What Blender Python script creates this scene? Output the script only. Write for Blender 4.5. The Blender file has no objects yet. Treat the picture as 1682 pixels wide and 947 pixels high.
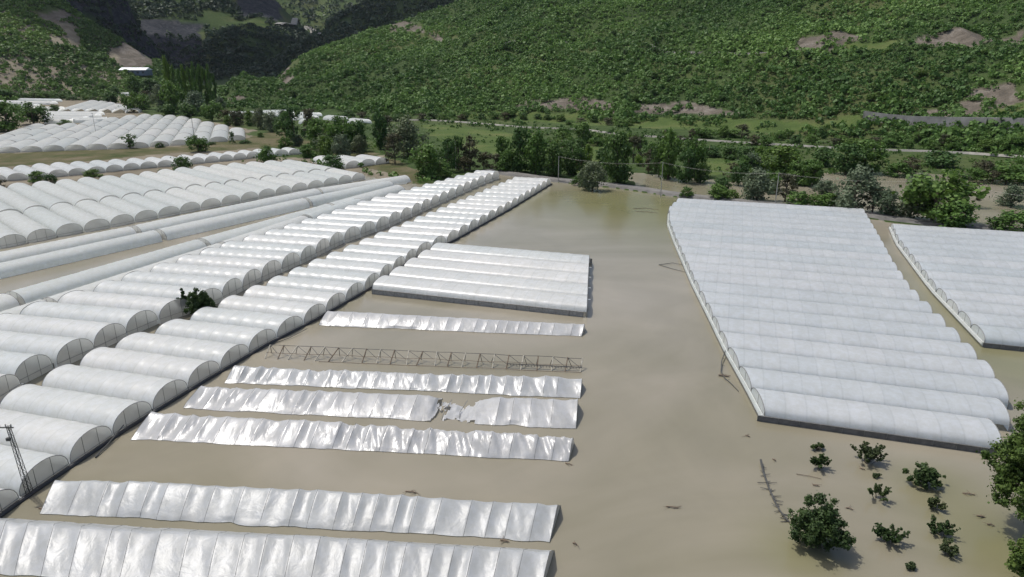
import bpy, math, random
import numpy as np
from mathutils import Vector
random.seed(7); rng = np.random.default_rng(7)
S = bpy.context.scene
COL = S.collection
R = math.radians

# ------------------------------------------------------------------ camera, sky, sun, exposure
CAM_H, PITCH, F = 55.0, R(18.66), 1121.33          # metres, radians, focal length in photo pixels
cam_d = bpy.data.cameras.new('camera'); cam = bpy.data.objects.new('camera', cam_d); COL.objects.link(cam)
cam.location = (0, 0, CAM_H); cam.rotation_euler = (R(90) - PITCH, 0, 0)
cam_d.sensor_width = 36; cam_d.lens = 36 * F / 1682; cam_d.clip_end = 20000; cam_d.clip_start = 1
S.camera = cam
SUN = Vector((-0.36, 0.24, 0.90)).normalized()     # direction towards the sun
w = bpy.data.worlds.new('World'); S.world = w; w.use_nodes = True
nt = w.node_tree; bg = nt.nodes['Background']
sky = nt.nodes.new('ShaderNodeTexSky'); sky.sky_type = 'NISHITA'; sky.sun_disc = False
sky.sun_elevation = math.asin(SUN.z); sky.sun_rotation = math.atan2(SUN.x, SUN.y)
sky.air_density = 1.0; sky.dust_density = 3.5
nt.links.new(sky.outputs[0], bg.inputs[0]); bg.inputs[1].default_value = 0.13
sl = bpy.data.lights.new('sun', 'SUN'); sl.energy = 3.2; sl.angle = R(1.0); sl.color = (1, .965, .91)
so = bpy.data.objects.new('sun', sl); COL.objects.link(so); so.rotation_euler = SUN.to_track_quat('Z', 'Y').to_euler()
S.view_settings.view_transform = 'Standard'; S.view_settings.look = 'None'
S.view_settings.exposure = 0.15; S.view_settings.gamma = 1
S.view_settings.use_curve_mapping = False
S.cycles.max_bounces = 6; S.cycles.diffuse_bounces = 4; S.cycles.glossy_bounces = 2
S.cycles.transparent_max_bounces = 8; S.cycles.transmission_bounces = 3
S.cycles.volume_bounces = 0

# ------------------------------------------------------------------ helpers
CP, SP = math.cos(PITCH), math.sin(PITCH)
def ray(px, py):
    a, b = (px - 841) / F, (473.5 - py) / F
    return np.array([a, CP + b * SP, -SP + b * CP])
def G(px, py, z=0.0):                                # where the sight line meets the level z
    d = ray(px, py); t = (z - CAM_H) / d[2]
    return np.array([d[0] * t, d[1] * t])
def D_of(px, py, z=0.0): return float(np.hypot(*G(px, py, z)))

def hash2(i, j, s):
    n = (i.astype(np.int64) * 374761393 + j.astype(np.int64) * 668265263 + s * 974634777) & 0xffffffff
    n = ((n ^ (n >> 13)) * 1274126177) & 0xffffffff
    return ((n ^ (n >> 16)) & 0xffff) / 65535.0
def vnoise(x, y, s=0):
    x = np.asarray(x, float); y = np.asarray(y, float)
    xi, yi = np.floor(x), np.floor(y); fx, fy = x - xi, y - yi
    fx = fx * fx * (3 - 2 * fx); fy = fy * fy * (3 - 2 * fy)
    a, b = hash2(xi, yi, s), hash2(xi + 1, yi, s); c, d = hash2(xi, yi + 1, s), hash2(xi + 1, yi + 1, s)
    return (a + (b - a) * fx) * (1 - fy) + (c + (d - c) * fx) * fy
def fbm(x, y, s=0, o=4):
    t, a, k = 0, .5, 0
    for i in range(o):
        t = t + a * vnoise(np.asarray(x) * 2**i, np.asarray(y) * 2**i, s + i * 17); k += a; a *= .5
    return t / k

def tag(o, label=None, cat=None, group=None, kind=None):
    if label: o['label'] = label
    if cat: o['category'] = cat
    if group: o['group'] = group
    if kind: o['kind'] = kind
    return o
def link(o, parent=None):
    COL.objects.link(o)
    if parent is not None: o.parent = parent
    return o
def empty(name, loc=(0, 0, 0), rz=0.0, parent=None):
    o = bpy.data.objects.new(name, None); o.empty_display_size = 1
    o.location = loc; o.rotation_euler = (0, 0, rz); return link(o, parent)
def qmesh(name, V, Q, mat, smooth=False, attrs=None):
    """numpy mesh of equal-sized faces"""
    me = bpy.data.meshes.new(name); V = np.asarray(V, np.float32); Q = np.asarray(Q, np.int32); k = Q.shape[1]
    me.vertices.add(len(V)); me.vertices.foreach_set('co', V.ravel())
    me.loops.add(Q.size); me.loops.foreach_set('vertex_index', Q.ravel())
    me.polygons.add(len(Q)); me.polygons.foreach_set('loop_start', np.arange(0, Q.size, k, dtype=np.int32))
    me.polygons.foreach_set('loop_total', np.full(len(Q), k, np.int32))
    me.polygons.foreach_set('use_smooth', np.full(len(Q), smooth, bool))
    if attrs:
        for n, (dom, a) in attrs.items():
            at = me.attributes.new(n, 'FLOAT', dom); at.data.foreach_set('value', np.asarray(a, np.float32).ravel())
    if mat is not None: me.materials.append(mat)
    me.update(calc_edges=True); return me
def mobj(name, me, parent=None, loc=None):
    o = bpy.data.objects.new(name, me)
    if loc is not None: o.location = loc
    return link(o, parent)
class MB:
    def __init__(s): s.v = []; s.f = []
    def add(s, V, Fc):
        n = len(s.v); s.v += [tuple(map(float, p)) for p in V]; s.f += [tuple(int(i) + n for i in f) for f in Fc]
    def tube(s, pts, r, n=5, r1=None, cap=True):
        pts = [Vector(p) for p in pts]; r1 = r if r1 is None else r1; m = len(pts); V = []
        for i, p in enumerate(pts):
            t = (pts[min(i + 1, m - 1)] - pts[max(i - 1, 0)]).normalized()
            a = t.cross(Vector((0, 0, 1)));  a = t.cross(Vector((1, 0, 0))) if a.length < .1 else a
            a.normalize(); b = t.cross(a); rr = r + (r1 - r) * i / max(m - 1, 1)
            V += [p + a * rr * math.cos(2 * math.pi * k / n) + b * rr * math.sin(2 * math.pi * k / n) for k in range(n)]
        Fc = [(i * n + k, i * n + (k + 1) % n, (i + 1) * n + (k + 1) % n, (i + 1) * n + k) for i in range(m - 1) for k in range(n)]
        if cap: Fc += [tuple(range(n))[::-1], tuple(range((m - 1) * n, m * n))]
        s.add(V, Fc); return s
    def box(s, c, d, rz=0):
        V = []
        for x in (-1, 1):
            for y in (-1, 1):
                for z in (-1, 1):
                    X, Y = x * d[0] / 2, y * d[1] / 2
                    V.append((c[0] + X * math.cos(rz) - Y * math.sin(rz), c[1] + X * math.sin(rz) + Y * math.cos(rz), c[2] + z * d[2] / 2))
        s.add(V, [(0, 1, 3, 2), (4, 6, 7, 5), (0, 4, 5, 1), (2, 3, 7, 6), (0, 2, 6, 4), (1, 5, 7, 3)]); return s
    def mesh(s, name, mat, smooth=False):
        me = bpy.data.meshes.new(name); me.from_pydata(s.v, [], s.f); me.materials.append(mat)
        if smooth: me.polygons.foreach_set('use_smooth', [True] * len(me.polygons))
        return me
    def build(s, name, mat, parent=None, smooth=False, loc=None): return mobj(name, s.mesh(name, mat, smooth), parent, loc)

def pip(X, Y, poly):
    """point in polygon, vectorised"""
    c = np.zeros(X.shape, bool); n = len(poly)
    for i in range(n):
        x0, y0 = poly[i]; x1, y1 = poly[(i + 1) % n]
        if y0 == y1: continue
        c ^= ((y0 > Y) != (y1 > Y)) & (X < (x1 - x0) * (Y - y0) / (y1 - y0) + x0)
    return c

# ------------------------------------------------------------------ materials
def newmat(name):
    m = bpy.data.materials.new(name); m.use_nodes = True; n = m.node_tree; return m, n, n.nodes['Principled BSDF']
def N(n, t, **kw):
    x = n.nodes.new(t)
    for k, v in kw.items():
        if isinstance(v, (int, float, tuple, str)) and not hasattr(x, k): x.inputs[k].default_value = v
        else: setattr(x, k, v)
    return x
def noise(n, scale, detail=4, co='Object', rough=.55, dist=0):
    tc = n.nodes.new('ShaderNodeTexCoord') if co != 'pos' else n.nodes.new('ShaderNodeNewGeometry')
    x = n.nodes.new('ShaderNodeTexNoise'); x.inputs['Scale'].default_value = scale; x.inputs['Detail'].default_value = detail
    x.inputs['Roughness'].default_value = rough; x.inputs['Distortion'].default_value = dist
    n.links.new(tc.outputs['Position' if co == 'pos' else co], x.inputs['Vector']); return x.outputs['Fac']
def ramp(n, src, stops):
    r = n.nodes.new('ShaderNodeValToRGB'); e = r.color_ramp.elements
    while len(e) < len(stops): e.new(.5)
    for el, (p, c) in zip(e, stops): el.position = p; el.color = (*c, 1) if len(c) == 3 else c
    n.links.new(src, r.inputs[0]); return r.outputs[0]
def mixc(n, fac, a, b, mode='MIX'):
    x = n.nodes.new('ShaderNodeMix'); x.data_type = 'RGBA'; x.blend_type = mode
    for i, v in ((0, fac), (6, a), (7, b)):
        if isinstance(v, (int, float)): x.inputs[i].default_value = v
        elif isinstance(v, tuple): x.inputs[i].default_value = (*v, 1)
        else: n.links.new(v, x.inputs[i])
    return x.outputs[2]
def bump(n, b, h, strength=.3, dist=.1):
    x = n.nodes.new('ShaderNodeBump'); x.inputs['Strength'].default_value = strength; x.inputs['Distance'].default_value = dist
    n.links.new(h, x.inputs['Height']); n.links.new(x.outputs[0], b.inputs['Normal'])
def attr(n, name):
    a = n.nodes.new('ShaderNodeAttribute'); a.attribute_name = name; return a.outputs['Fac']

def plain(name, c, rough=.6, metal=0, ns=2.0, amt=.25):
    m, n, b = newmat(name); f = noise(n, ns)
    n.links.new(ramp(n, f, [(.3, tuple(v * (1 - amt) for v in c)), (.7, tuple(min(1, v * (1 + amt)) for v in c))]), b.inputs['Base Color'])
    b.inputs['Roughness'].default_value = rough; b.inputs['Metallic'].default_value = metal; return m

def film(name, c, rough=.3, trans=.3, wr=.25, seam=0.0, ws=.9, dirt=.12, stretch=None):
    m, n, b = newmat(name)
    big = noise(n, .12, 3); fine = noise(n, ws, 5, dist=.6)
    if stretch:                                      # creases that run down the slope of the sheet
        tx = n.nodes.new('ShaderNodeTexCoord'); mp = n.nodes.new('ShaderNodeMapping'); mp.inputs['Scale'].default_value = stretch; mp.inputs['Rotation'].default_value = (0, 0, .35)
        nn_ = fine.node; n.links.new(tx.outputs['Object'], mp.inputs[0]); n.links.new(mp.outputs[0], nn_.inputs['Vector'])
    base = ramp(n, big, [(.3, tuple(v * (1 - dirt) for v in c)), (.65, c)])
    dirtc = ramp(n, noise(n, .8, 6, rough=.7), [(.42, (.86, .85, .80)), (.62, (1, 1, 1))])
    base = mixc(n, .6, base, dirtc, 'MULTIPLY')
    oi = n.nodes.new('ShaderNodeObjectInfo')
    base = mixc(n, 1.0, base, ramp(n, oi.outputs['Random'], [(0, (.90, .93, .93)), (1, (1, 1, .99))]), 'MULTIPLY')
    if seam:                                         # film seams and hoop lines: a darker line at each one
        tc = n.nodes.new('ShaderNodeTexCoord'); sx = n.nodes.new('ShaderNodeSeparateXYZ'); n.links.new(tc.outputs['Object'], sx.inputs[0])
        d = N(n, 'ShaderNodeMath', operation='DIVIDE'); n.links.new(sx.outputs[0], d.inputs[0]); d.inputs[1].default_value = seam
        fl = N(n, 'ShaderNodeMath', operation='FLOOR'); n.links.new(d.outputs[0], fl.inputs[0])
        fr = N(n, 'ShaderNodeMath', operation='FRACT'); n.links.new(d.outputs[0], fr.inputs[0])
        wn = n.nodes.new('ShaderNodeTexWhiteNoise'); wn.noise_dimensions = '1D'
        ad = N(n, 'ShaderNodeMath', operation='MULTIPLY_ADD'); n.links.new(oi.outputs['Random'], ad.inputs[0]); ad.inputs[1].default_value = 97; n.links.new(fl.outputs[0], ad.inputs[2])
        n.links.new(ad.outputs[0], wn.inputs['W'])
        base = mixc(n, 1.0, base, ramp(n, wn.outputs[0], [(0, (.935, .945, .95)), (1, (1, 1, 1))]), 'MULTIPLY')
        base = mixc(n, 1.0, base, ramp(n, fr.outputs[0], [(0, (.91, .92, .92)), (.08, (1, 1, 1)), (.95, (1, 1, 1)), (1, (.9, .9, .9))]), 'MULTIPLY')
    n.links.new(base, b.inputs['Base Color']); b.inputs['Roughness'].default_value = rough
    b.inputs['IOR'].default_value = 1.5
    bump(n, b, fine, wr, .25)
    tr = n.nodes.new('ShaderNodeBsdfTranslucent'); n.links.new(base, tr.inputs['Color'])
    mx = n.nodes.new('ShaderNodeMixShader'); mx.inputs[0].default_value = trans
    out = n.nodes['Material Output']; n.links.new(b.outputs[0], mx.inputs[1]); n.links.new(tr.outputs[0], mx.inputs[2]); n.links.new(mx.outputs[0], out.inputs[0])
    return m
FILM = film('white_tunnel_film', (.90, .91, .915), .29, .48, .08, dirt=.05, seam=3.0)
FILM_MILKY = film('milky_tunnel_film', (.90, .92, .925), .38, .58, .08, dirt=.04)
FILM_ROOF = film('greenhouse_roof_film', (.70, .73, .765), .42, .45, .12, seam=3.1, ws=.6, dirt=.06)
FILM_TAUT = film('taut_grey_wet_film', (.58, .60, .62), .36, .4, .3, ws=.8, dirt=.2, stretch=(.9, .7, .5))
FILM_WET = film('wrinkled_wet_film', (.66, .67, .69), .27, .4, .34, ws=.7, dirt=.2, stretch=(1.5, .5, .5))
def endmat():
    m, n, b = newmat('hazy_end_film')
    n.links.new(ramp(n, noise(n, .6, 4), [(.3, (.60, .59, .57)), (.7, (.74, .73, .70))]), b.inputs['Base Color']); b.inputs['Roughness'].default_value = .4
    t = n.nodes.new('ShaderNodeBsdfTransparent'); t.inputs[0].default_value = (.85, .85, .82, 1)
    mx = n.nodes.new('ShaderNodeMixShader'); mx.inputs[0].default_value = .3; out = n.nodes['Material Output']
    tl = n.nodes.new('ShaderNodeBsdfTranslucent'); tl.inputs[0].default_value = (.75, .74, .71, 1); m2 = n.nodes.new('ShaderNodeMixShader'); m2.inputs[0].default_value = .45
    n.links.new(b.outputs[0], m2.inputs[1]); n.links.new(tl.outputs[0], m2.inputs[2])
    n.links.new(m2.outputs[0], mx.inputs[1]); n.links.new(t.outputs[0], mx.inputs[2]); n.links.new(mx.outputs[0], out.inputs[0]); return m
ENDM = endmat()
STEEL = plain('galvanised_steel', (.22, .22, .21), .5, .4)
DARKSTEEL = plain('dark_weathered_steel', (.07, .07, .065), .6, .2)
BLACKPL = plain('black_plastic', (.03, .03, .032), .55)
GREYPL = plain('grey_side_net', (.15, .145, .14), .7, ns=1.0)
GUTTER = plain('gutter_steel', (.28, .30, .31), .5, ns=.5)
CONC = plain('concrete', (.34, .33, .30), .85, ns=.6)
RUSTW = plain('weathered_wood', (.16, .12, .085), .85)
PALEWOOD = plain('pale_weathered_post', (.42, .39, .32), .8)
BARK = plain('bark', (.12, .095, .07), .9, ns=3)
ROOFW = plain('white_sheet_roof', (.78, .79, .80), .4, ns=.1, amt=.08)
WALLB = plain('blue_grey_wall', (.13, .16, .21), .7, ns=.1)

def leafmat(name, dark, light, tr=.22):
    m, n, b = newmat(name)
    oi = n.nodes.new('ShaderNodeObjectInfo')
    c = ramp(n, attr(n, 'tint'), [(0, dark), (1, light)])
    c = mixc(n, 1.0, c, ramp(n, oi.outputs['Random'], [(0, (.72, .80, .75)), (.5, (1, 1, 1)), (1, (1.0, .93, .80))]), 'MULTIPLY')
    n.links.new(c, b.inputs['Base Color']); b.inputs['Roughness'].default_value = .6; b.inputs['Specular IOR Level'].default_value = .25
    t = n.nodes.new('ShaderNodeBsdfTranslucent'); n.links.new(c, t.inputs['Color'])
    mx = n.nodes.new('ShaderNodeMixShader'); mx.inputs[0].default_value = tr; out = n.nodes['Material Output']
    n.links.new(b.outputs[0], mx.inputs[1]); n.links.new(t.outputs[0], mx.inputs[2]); n.links.new(mx.outputs[0], out.inputs[0]); return m
L_GREEN = leafmat('green_leaves', (0.048, 0.101, 0.020), (0.136, 0.235, 0.049), .3)
L_DARK = leafmat('dark_green_leaves', (0.034, 0.078, 0.022), (0.091, 0.169, 0.042), .3)
L_GREY = leafmat('grey_green_willow_leaves', (0.087, 0.122, 0.069), (0.173, 0.219, 0.133), .3)
L_BRIGHT = leafmat('bright_spring_leaves', (0.075, 0.140, 0.015), (0.170, 0.260, 0.038))
L_BROWN = leafmat('olive_brown_leaves', (.05, .055, .028), (.11, .105, .055))
L_SCRUB = leafmat('scrub_leaves', (0.055, 0.118, 0.028), (0.154, 0.264, 0.062), .3)
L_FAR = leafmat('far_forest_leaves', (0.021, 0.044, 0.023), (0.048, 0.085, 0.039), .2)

def water_mat():
    m, n, b = newmat('muddy_flood_water')
    a = noise(n, .013, 5, 'pos', .5, 2.2); c = noise(n, .05, 4, 'pos', .6, .8)
    col = ramp(n, a, [(.32, (.176, .163, .114)), (.5, (.216, .197, .149)), (.68, (.264, .240, .192))])  # lighter patches put a broad soft sheen into the water colour
    gr = attr(n, 'olive'); col = mixc(n, gr, col, (.150, .148, .070))
    col = mixc(n, .35, col, ramp(n, c, [(.35, (.80, .80, .78)), (.65, (1.08, 1.06, 1.04))]), 'MULTIPLY')
    n.links.new(col, b.inputs['Base Color']); b.inputs['Roughness'].default_value = .20; b.inputs['IOR'].default_value = 1.33
    bump(n, b, noise(n, .55, 5, 'pos', .6), .05, .12); return m
WATER = water_mat()

def terrain_mat():
    m, n, b = newmat('valley_and_hill_ground')
    big = noise(n, .006, 6, 'pos'); fine = noise(n, .12, 6, 'pos', .65)
    grass = ramp(n, big, [(.35, (.035, .060, .020)), (.5, (.050, .078, .026)), (.66, (.078, .092, .036))])
    grass = mixc(n, .7, grass, ramp(n, fine, [(.3, (.55, .58, .55)), (.7, (1.25, 1.2, 1.15))]), 'MULTIPLY')
    rock = ramp(n, noise(n, .05, 8, 'pos', .75, 1), [(.3, (.055, .05, .040)), (.5, (.12, .104, .084)), (.68, (.20, .18, .155))])
    mead = ramp(n, noise(n, .03, 5, 'pos'), [(.3, (.040, .066, .020)), (.5, (.066, .098, .028)), (.7, (.10, .115, .042))])
    mud = ramp(n, noise(n, .06, 6, 'pos'), [(.3, (.13, .112, .082)), (.7, (.23, .205, .155))])
    field = ramp(n, noise(n, .05, 6, 'pos', .7), [(.35, (.045, .06, .02)), (.52, (.09, .085, .042)), (.7, (.15, .125, .085))])
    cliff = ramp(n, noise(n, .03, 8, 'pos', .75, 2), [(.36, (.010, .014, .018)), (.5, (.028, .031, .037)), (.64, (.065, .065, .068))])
    c = mixc(n, attr(n, 'rock'), grass, rock); c = mixc(n, attr(n, 'meadow'), c, mead)
    c = mixc(n, attr(n, 'mud'), c, mud); c = mixc(n, attr(n, 'field'), c, field); c = mixc(n, attr(n, 'cliff'), c, cliff)
    n.links.new(c, b.inputs['Base Color']); b.inputs['Roughness'].default_value = .95; b.inputs['Specular IOR Level'].default_value = .1
    bump(n, b, noise(n, .15, 8, 'pos', .7), .7, 2.0); return m
TERR = terrain_mat()

# ------------------------------------------------------------------ terrain
SX = np.array
def az_of(px): return math.atan2(px - 841, F / CP)        # azimuth of a photo column at eye level
def elev_of(px, py): d = ray(px, py); return d[2] / math.hypot(d[0], d[1])
def mk_layer(sil, dist, foot, p=1.0, nz=12, sc=.006, seed=1, back=.35):
    az = [math.atan2(ray(x, y)[0], ray(x, y)[1]) for x, y in sil]
    xs = [x for x, _ in sil]
    d = np.interp(xs, *zip(*dist)); e = [elev_of(x, y) for x, y in sil]
    return dict(az=az, z=CAM_H + d * np.array(e), d=d, f=np.interp(xs, *zip(*foot)), p=p, nz=nz, sc=sc, seed=seed, back=back)
LAY = [
 mk_layer([(330, 165), (366, 150), (382, 128), (402, 121), (430, 131), (455, 130), (482, 99), (520, 80), (560, 65), (630, 45), (700, 20), (760, 0), (900, -60), (1200, -120), (1682, -170), (2100, -200)],
          [(330, 930), (480, 1080), (760, 1400), (900, 1500), (1682, 1350), (2100, 1300)],
          [(330, 900), (366, 860), (500, 790), (700, 690), (860, 640), (1200, 600), (1682, 500), (2100, 420)], 1.0, 22, .007, 3, .1),
 mk_layer([(-500, -80), (-200, -60), (0, -40), (60, -12), (100, 2), (135, 27), (165, 46), (200, 66), (240, 90), (275, 112), (300, 126), (320, 140)],
          [(-500, 1750), (0, 1750), (135, 1650), (240, 1500), (320, 1400)], [(-500, 1000), (0, 1150), (200, 1250), (320, 1330)], 1.15, 18, .006, 11, .3),
 mk_layer([(-200, -140), (60, -70), (180, -40), (205, -10), (215, 15), (228, 45), (245, 65), (272, 100), (300, 126), (320, 140)],
          [(-200, 2300), (320, 2000)], [(-200, 1800), (320, 1850)], .7, 55, .009, 21, .3),
 mk_layer([(100, -40), (200, -45), (300, -45), (400, -25), (430, -15), (455, 3), (470, 18), (492, 38), (520, 62), (560, 95), (600, 130)],
          [(100, 3300), (600, 2900)], [(100, 2150), (600, 2300)], 1.0, 40, .0035, 31, .4),
 mk_layer([(300, 130), (380, 122), (440, 112), (470, 92), (500, 68), (535, 50), (550, 32), (600, 5), (650, -20), (800, -90), (1000, -140)],
          [(300, 2000), (600, 2400), (1000, 2600)], [(300, 1800), (1000, 1900)], .9, 25, .005, 41, .4),
 mk_layer([(-200, -120), (300, -110), (500, -60), (700, -100), (1200, -200)],
          [(-200, 5200), (1200, 5200)], [(-200, 3300), (1200, 3300)], .8, 60, .0025, 51, .1),
]
def height(X, Y):
    X = np.asarray(X, float); Y = np.asarray(Y, float)
    r = np.hypot(X, Y); a = np.arctan2(X, Y); h = np.zeros_like(r); who = np.zeros(r.shape, int)
    for i, L in enumerate(LAY):
        zc = np.interp(a, L['az'], L['z'], left=L['z'][0] if L['az'][0] < -.8 else -50, right=L['z'][-1] if L['az'][-1] > .65 else -50)
        dc = np.interp(a, L['az'], L['d']); fc = np.interp(a, L['az'], L['f'])
        t = np.clip((r - fc) / (dc - fc), 0, 1)
        hh = zc * t ** L['p'] * np.where(r > dc, np.maximum(0, 1 - (r - dc) / dc / L['back'] * .6), 1)
        env = np.clip(t * 3, 0, 1) * np.clip(1.15 - t, .15, 1)
        nzv = (fbm(X * L['sc'], Y * L['sc'], L['seed'], 5) - .5) * 2 * L['nz']
        rid = -np.abs(fbm(X * L['sc'] * 1.7, Y * L['sc'] * .9, L['seed'] + 5, 3) - .5) * 3 * L['nz']
        hh = np.where((r > fc) & (zc > 0), hh + (nzv + rid + L['nz'] * .3) * env, -5)
        who = np.where(hh > h, i + 1, who); h = np.maximum(h, hh)
    return h, who
def hit(px, py, tmax=5500):
    """world point where a sight line of the photograph meets the terrain"""
    d = ray(px, py); u = d / math.hypot(d[0], d[1])
    t = np.concatenate([np.arange(60, 1500, 2.0), np.arange(1500, tmax, 5.0)])
    X, Y, Z = u[0] * t, u[1] * t, CAM_H + u[2] * t
    h, _ = height(X, Y); k = np.argmax(Z < h + .01)
    if Z[k] >= h[k] + .01: k = -1
    return float(X[k]), float(Y[k]), float(h[k])

levee_px = [(800, 281), (850, 288), (905, 296), (960, 301), (1010, 306), (1060, 313), (1110, 321), (1180, 329), (1260, 337), (1340, 345), (1400, 350), (1470, 362), (1560, 372), (1682, 382), (1800, 392)]
river = [G(*p) for p in [(1030, 283), (1100, 288), (1135, 292), (1200, 300), (1340, 290), (1400, 282), (1500, 283), (1600, 292), (1682, 296), (1900, 305), (1900, 400), (1682, 380), (1560, 369), (1400, 347), (1260, 334), (1110, 318), (1040, 308)]]
flood = [G(*p) for p in [(-900, 1400), (-900, 300), (-300, 330), (0, 309), (240, 288), (420, 266), (560, 278), (650, 300), (700, 303), (800, 283), (850, 290), (905, 298), (960, 304), (1010, 309), (1110, 324), (1180, 332), (1260, 340), (1400, 354), (1470, 367), (1560, 377), (1682, 387), (2400, 440), (2400, 1400)]]
field = [G(*p) for p in [(-60, 254), (230, 245), (300, 240), (410, 228), (440, 215), (500, 228), (650, 262), (690, 282), (700, 300), (640, 288), (560, 262), (500, 242), (420, 244), (240, 257), (0, 275), (-60, 280)]]
def hp(P): return [hit(*p)[:2] for p in P]
mead = [hp(P) for P in (
    [(692, 205), (760, 206), (850, 222), (880, 238), (850, 255), (820, 262), (760, 240), (715, 228)],
    [(1145, 258), (1215, 255), (1215, 285), (1150, 290)], [(940, 245), (990, 240), (990, 275), (950, 285)],
    [(700, 187), (830, 186), (1000, 190), (1220, 194), (1400, 199), (1330, 214), (1100, 212), (950, 206), (860, 200), (760, 195)],
    [(1340, 194), (1430, 187), (1450, 203), (1380, 212)], [(1640, 180), (1682, 168), (1682, 194), (1610, 195)], [(1385, 76), (1440, 62), (1480, 66), (1450, 82), (1390, 84)])]
rocks = [hp(P) for P in (
    [(618, 47), (640, 40), (700, 54), (698, 63), (640, 57)],
    [(850, 174), (872, 163), (960, 161), (1012, 170), (1022, 184), (960, 181), (870, 180)],
    [(1030, 183), (1060, 172), (1130, 167), (1222, 186), (1180, 192), (1040, 188)],
    [(1283, 84), (1310, 66), (1395, 55), (1425, 62), (1385, 74), (1392, 84), (1320, 87)],
    [(1488, 71), (1550, 55), (1682, 48), (1682, 76), (1560, 79)],
    [(1580, 158), (1600, 143), (1662, 138), (1674, 168), (1640, 186), (1600, 196), (1480, 192), (1460, 186), (1530, 178), (1580, 172)],
    [(363, 160), (380, 152), (404, 166), (384, 172)], [(455, 131), (480, 99), (494, 108), (490, 130), (470, 141)],
    [(40, 22), (90, 12), (132, 33), (92, 42)], [(172, 86), (200, 76), (242, 90), (255, 112), (205, 115), (180, 98)],
    [(95, 38), (118, 40), (138, 76), (115, 78)], [(78, 60), (100, 62), (108, 79), (88, 76)], [(700, 60), (760, 60), (755, 66), (705, 68)])]
cliffs = [hp(P) for P in ([(225, 35), (262, 30), (332, 36), (338, 92), (300, 100), (245, 96)], [(385, -5), (450, 0), (492, 38), (455, 36), (400, 30)])]
green_far = [hp(P) for P in ([(400, 38), (450, 40), (455, 58), (420, 64), (385, 52)], [(480, 14), (540, 8), (545, 26), (505, 32)])]

na, nr = 620, 700
A = np.linspace(R(-56), R(56), na); RR = np.concatenate([np.geomspace(18, 6500, nr)])
AA, RG = np.meshgrid(A, RR); X = RG * np.sin(AA); Y = RG * np.cos(AA)
Hh, who = height(X, Y)
kf = np.where(RG < 900, 1.0, 4.0); jf = .05 / kf
jx = X + (fbm(X * jf, Y * jf, 5) - .5) * 16 * kf; jy = Y + (fbm(X * jf, Y * jf, 9) - .5) * 24 * kf
def mask(polys, jit=True): 
    m = np.zeros(X.shape, bool)
    for P in polys: m |= pip(jx if jit else X, jy if jit else Y, P)
    return m
low = mask([flood], False) | mask([river])
mf, mm, mr, mc = mask([field]), mask(mead + green_far), mask(rocks), mask(cliffs)
base = np.where(low, -1.0, .35 + (fbm(X * .02, Y * .02, 2) - .5) * .5)
Z = np.where(Hh > .01, np.maximum(base, Hh), base)
# the second massif and gorge walls are bare rock for the most part
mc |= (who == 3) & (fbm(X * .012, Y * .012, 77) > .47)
mud = (~low) & mask([[G(*p) for p in [(-500, 150), (215, 145), (235, 188), (345, 200), (412, 214), (440, 262), (640, 255), (690, 300), (600, 330), (-500, 600)]]]) & (~mf)
Vt = np.stack([X, Y, Z], -1).reshape(-1, 3)
I = np.arange(nr * na).reshape(nr, na)
Qt = np.stack([I[:-1, :-1], I[:-1, 1:], I[1:, 1:], I[1:, :-1]], -1).reshape(-1, 4)[:, ::-1]
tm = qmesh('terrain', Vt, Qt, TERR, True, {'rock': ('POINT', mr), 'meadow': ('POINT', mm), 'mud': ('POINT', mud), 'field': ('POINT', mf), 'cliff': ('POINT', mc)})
tag(mobj('terrain', tm), 'wooded hills and mountains around the flooded valley floor', kind='structure')

# water sheet
ax = np.linspace(R(-60), R(60), 160); ar = np.geomspace(10, 900, 160); AX, AR = np.meshgrid(ax, ar)
wx, wy = AR * np.sin(AX), AR * np.cos(AX)
ol = np.zeros(wx.shape)
def blob(px, py, rx, ry, s):
    c = G(px, py); return s * np.exp(-((wx - c[0]) / rx) ** 2 - ((wy - c[1]) / ry) ** 2)
ol += blob(1010, 330, 45, 40, .95) + blob(1090, 370, 22, 30, .5) + blob(1310, 900, 5, 6, .6) + blob(1650, 900, 9, 10, .8) + blob(1530, 790, 6, 5, .5) + blob(1530, 500, 14, 40, .6) + blob(1650, 600, 10, 12, .5)  # olive tints; the one by the largest bush paints its reflection and submerged green
J = np.arange(wx.size).reshape(wx.shape)
wq = np.stack([J[:-1, :-1], J[:-1, 1:], J[1:, 1:], J[1:, :-1]], -1).reshape(-1, 4)[:, ::-1]
wm = qmesh('flood_water', np.stack([wx, wy, np.zeros_like(wx)], -1).reshape(-1, 3), wq, WATER, True, {'olive': ('POINT', np.clip(ol, 0, 1))})
tag(mobj('flood_water', wm), 'still tan muddy flood water covering the fields', kind='structure')

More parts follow.
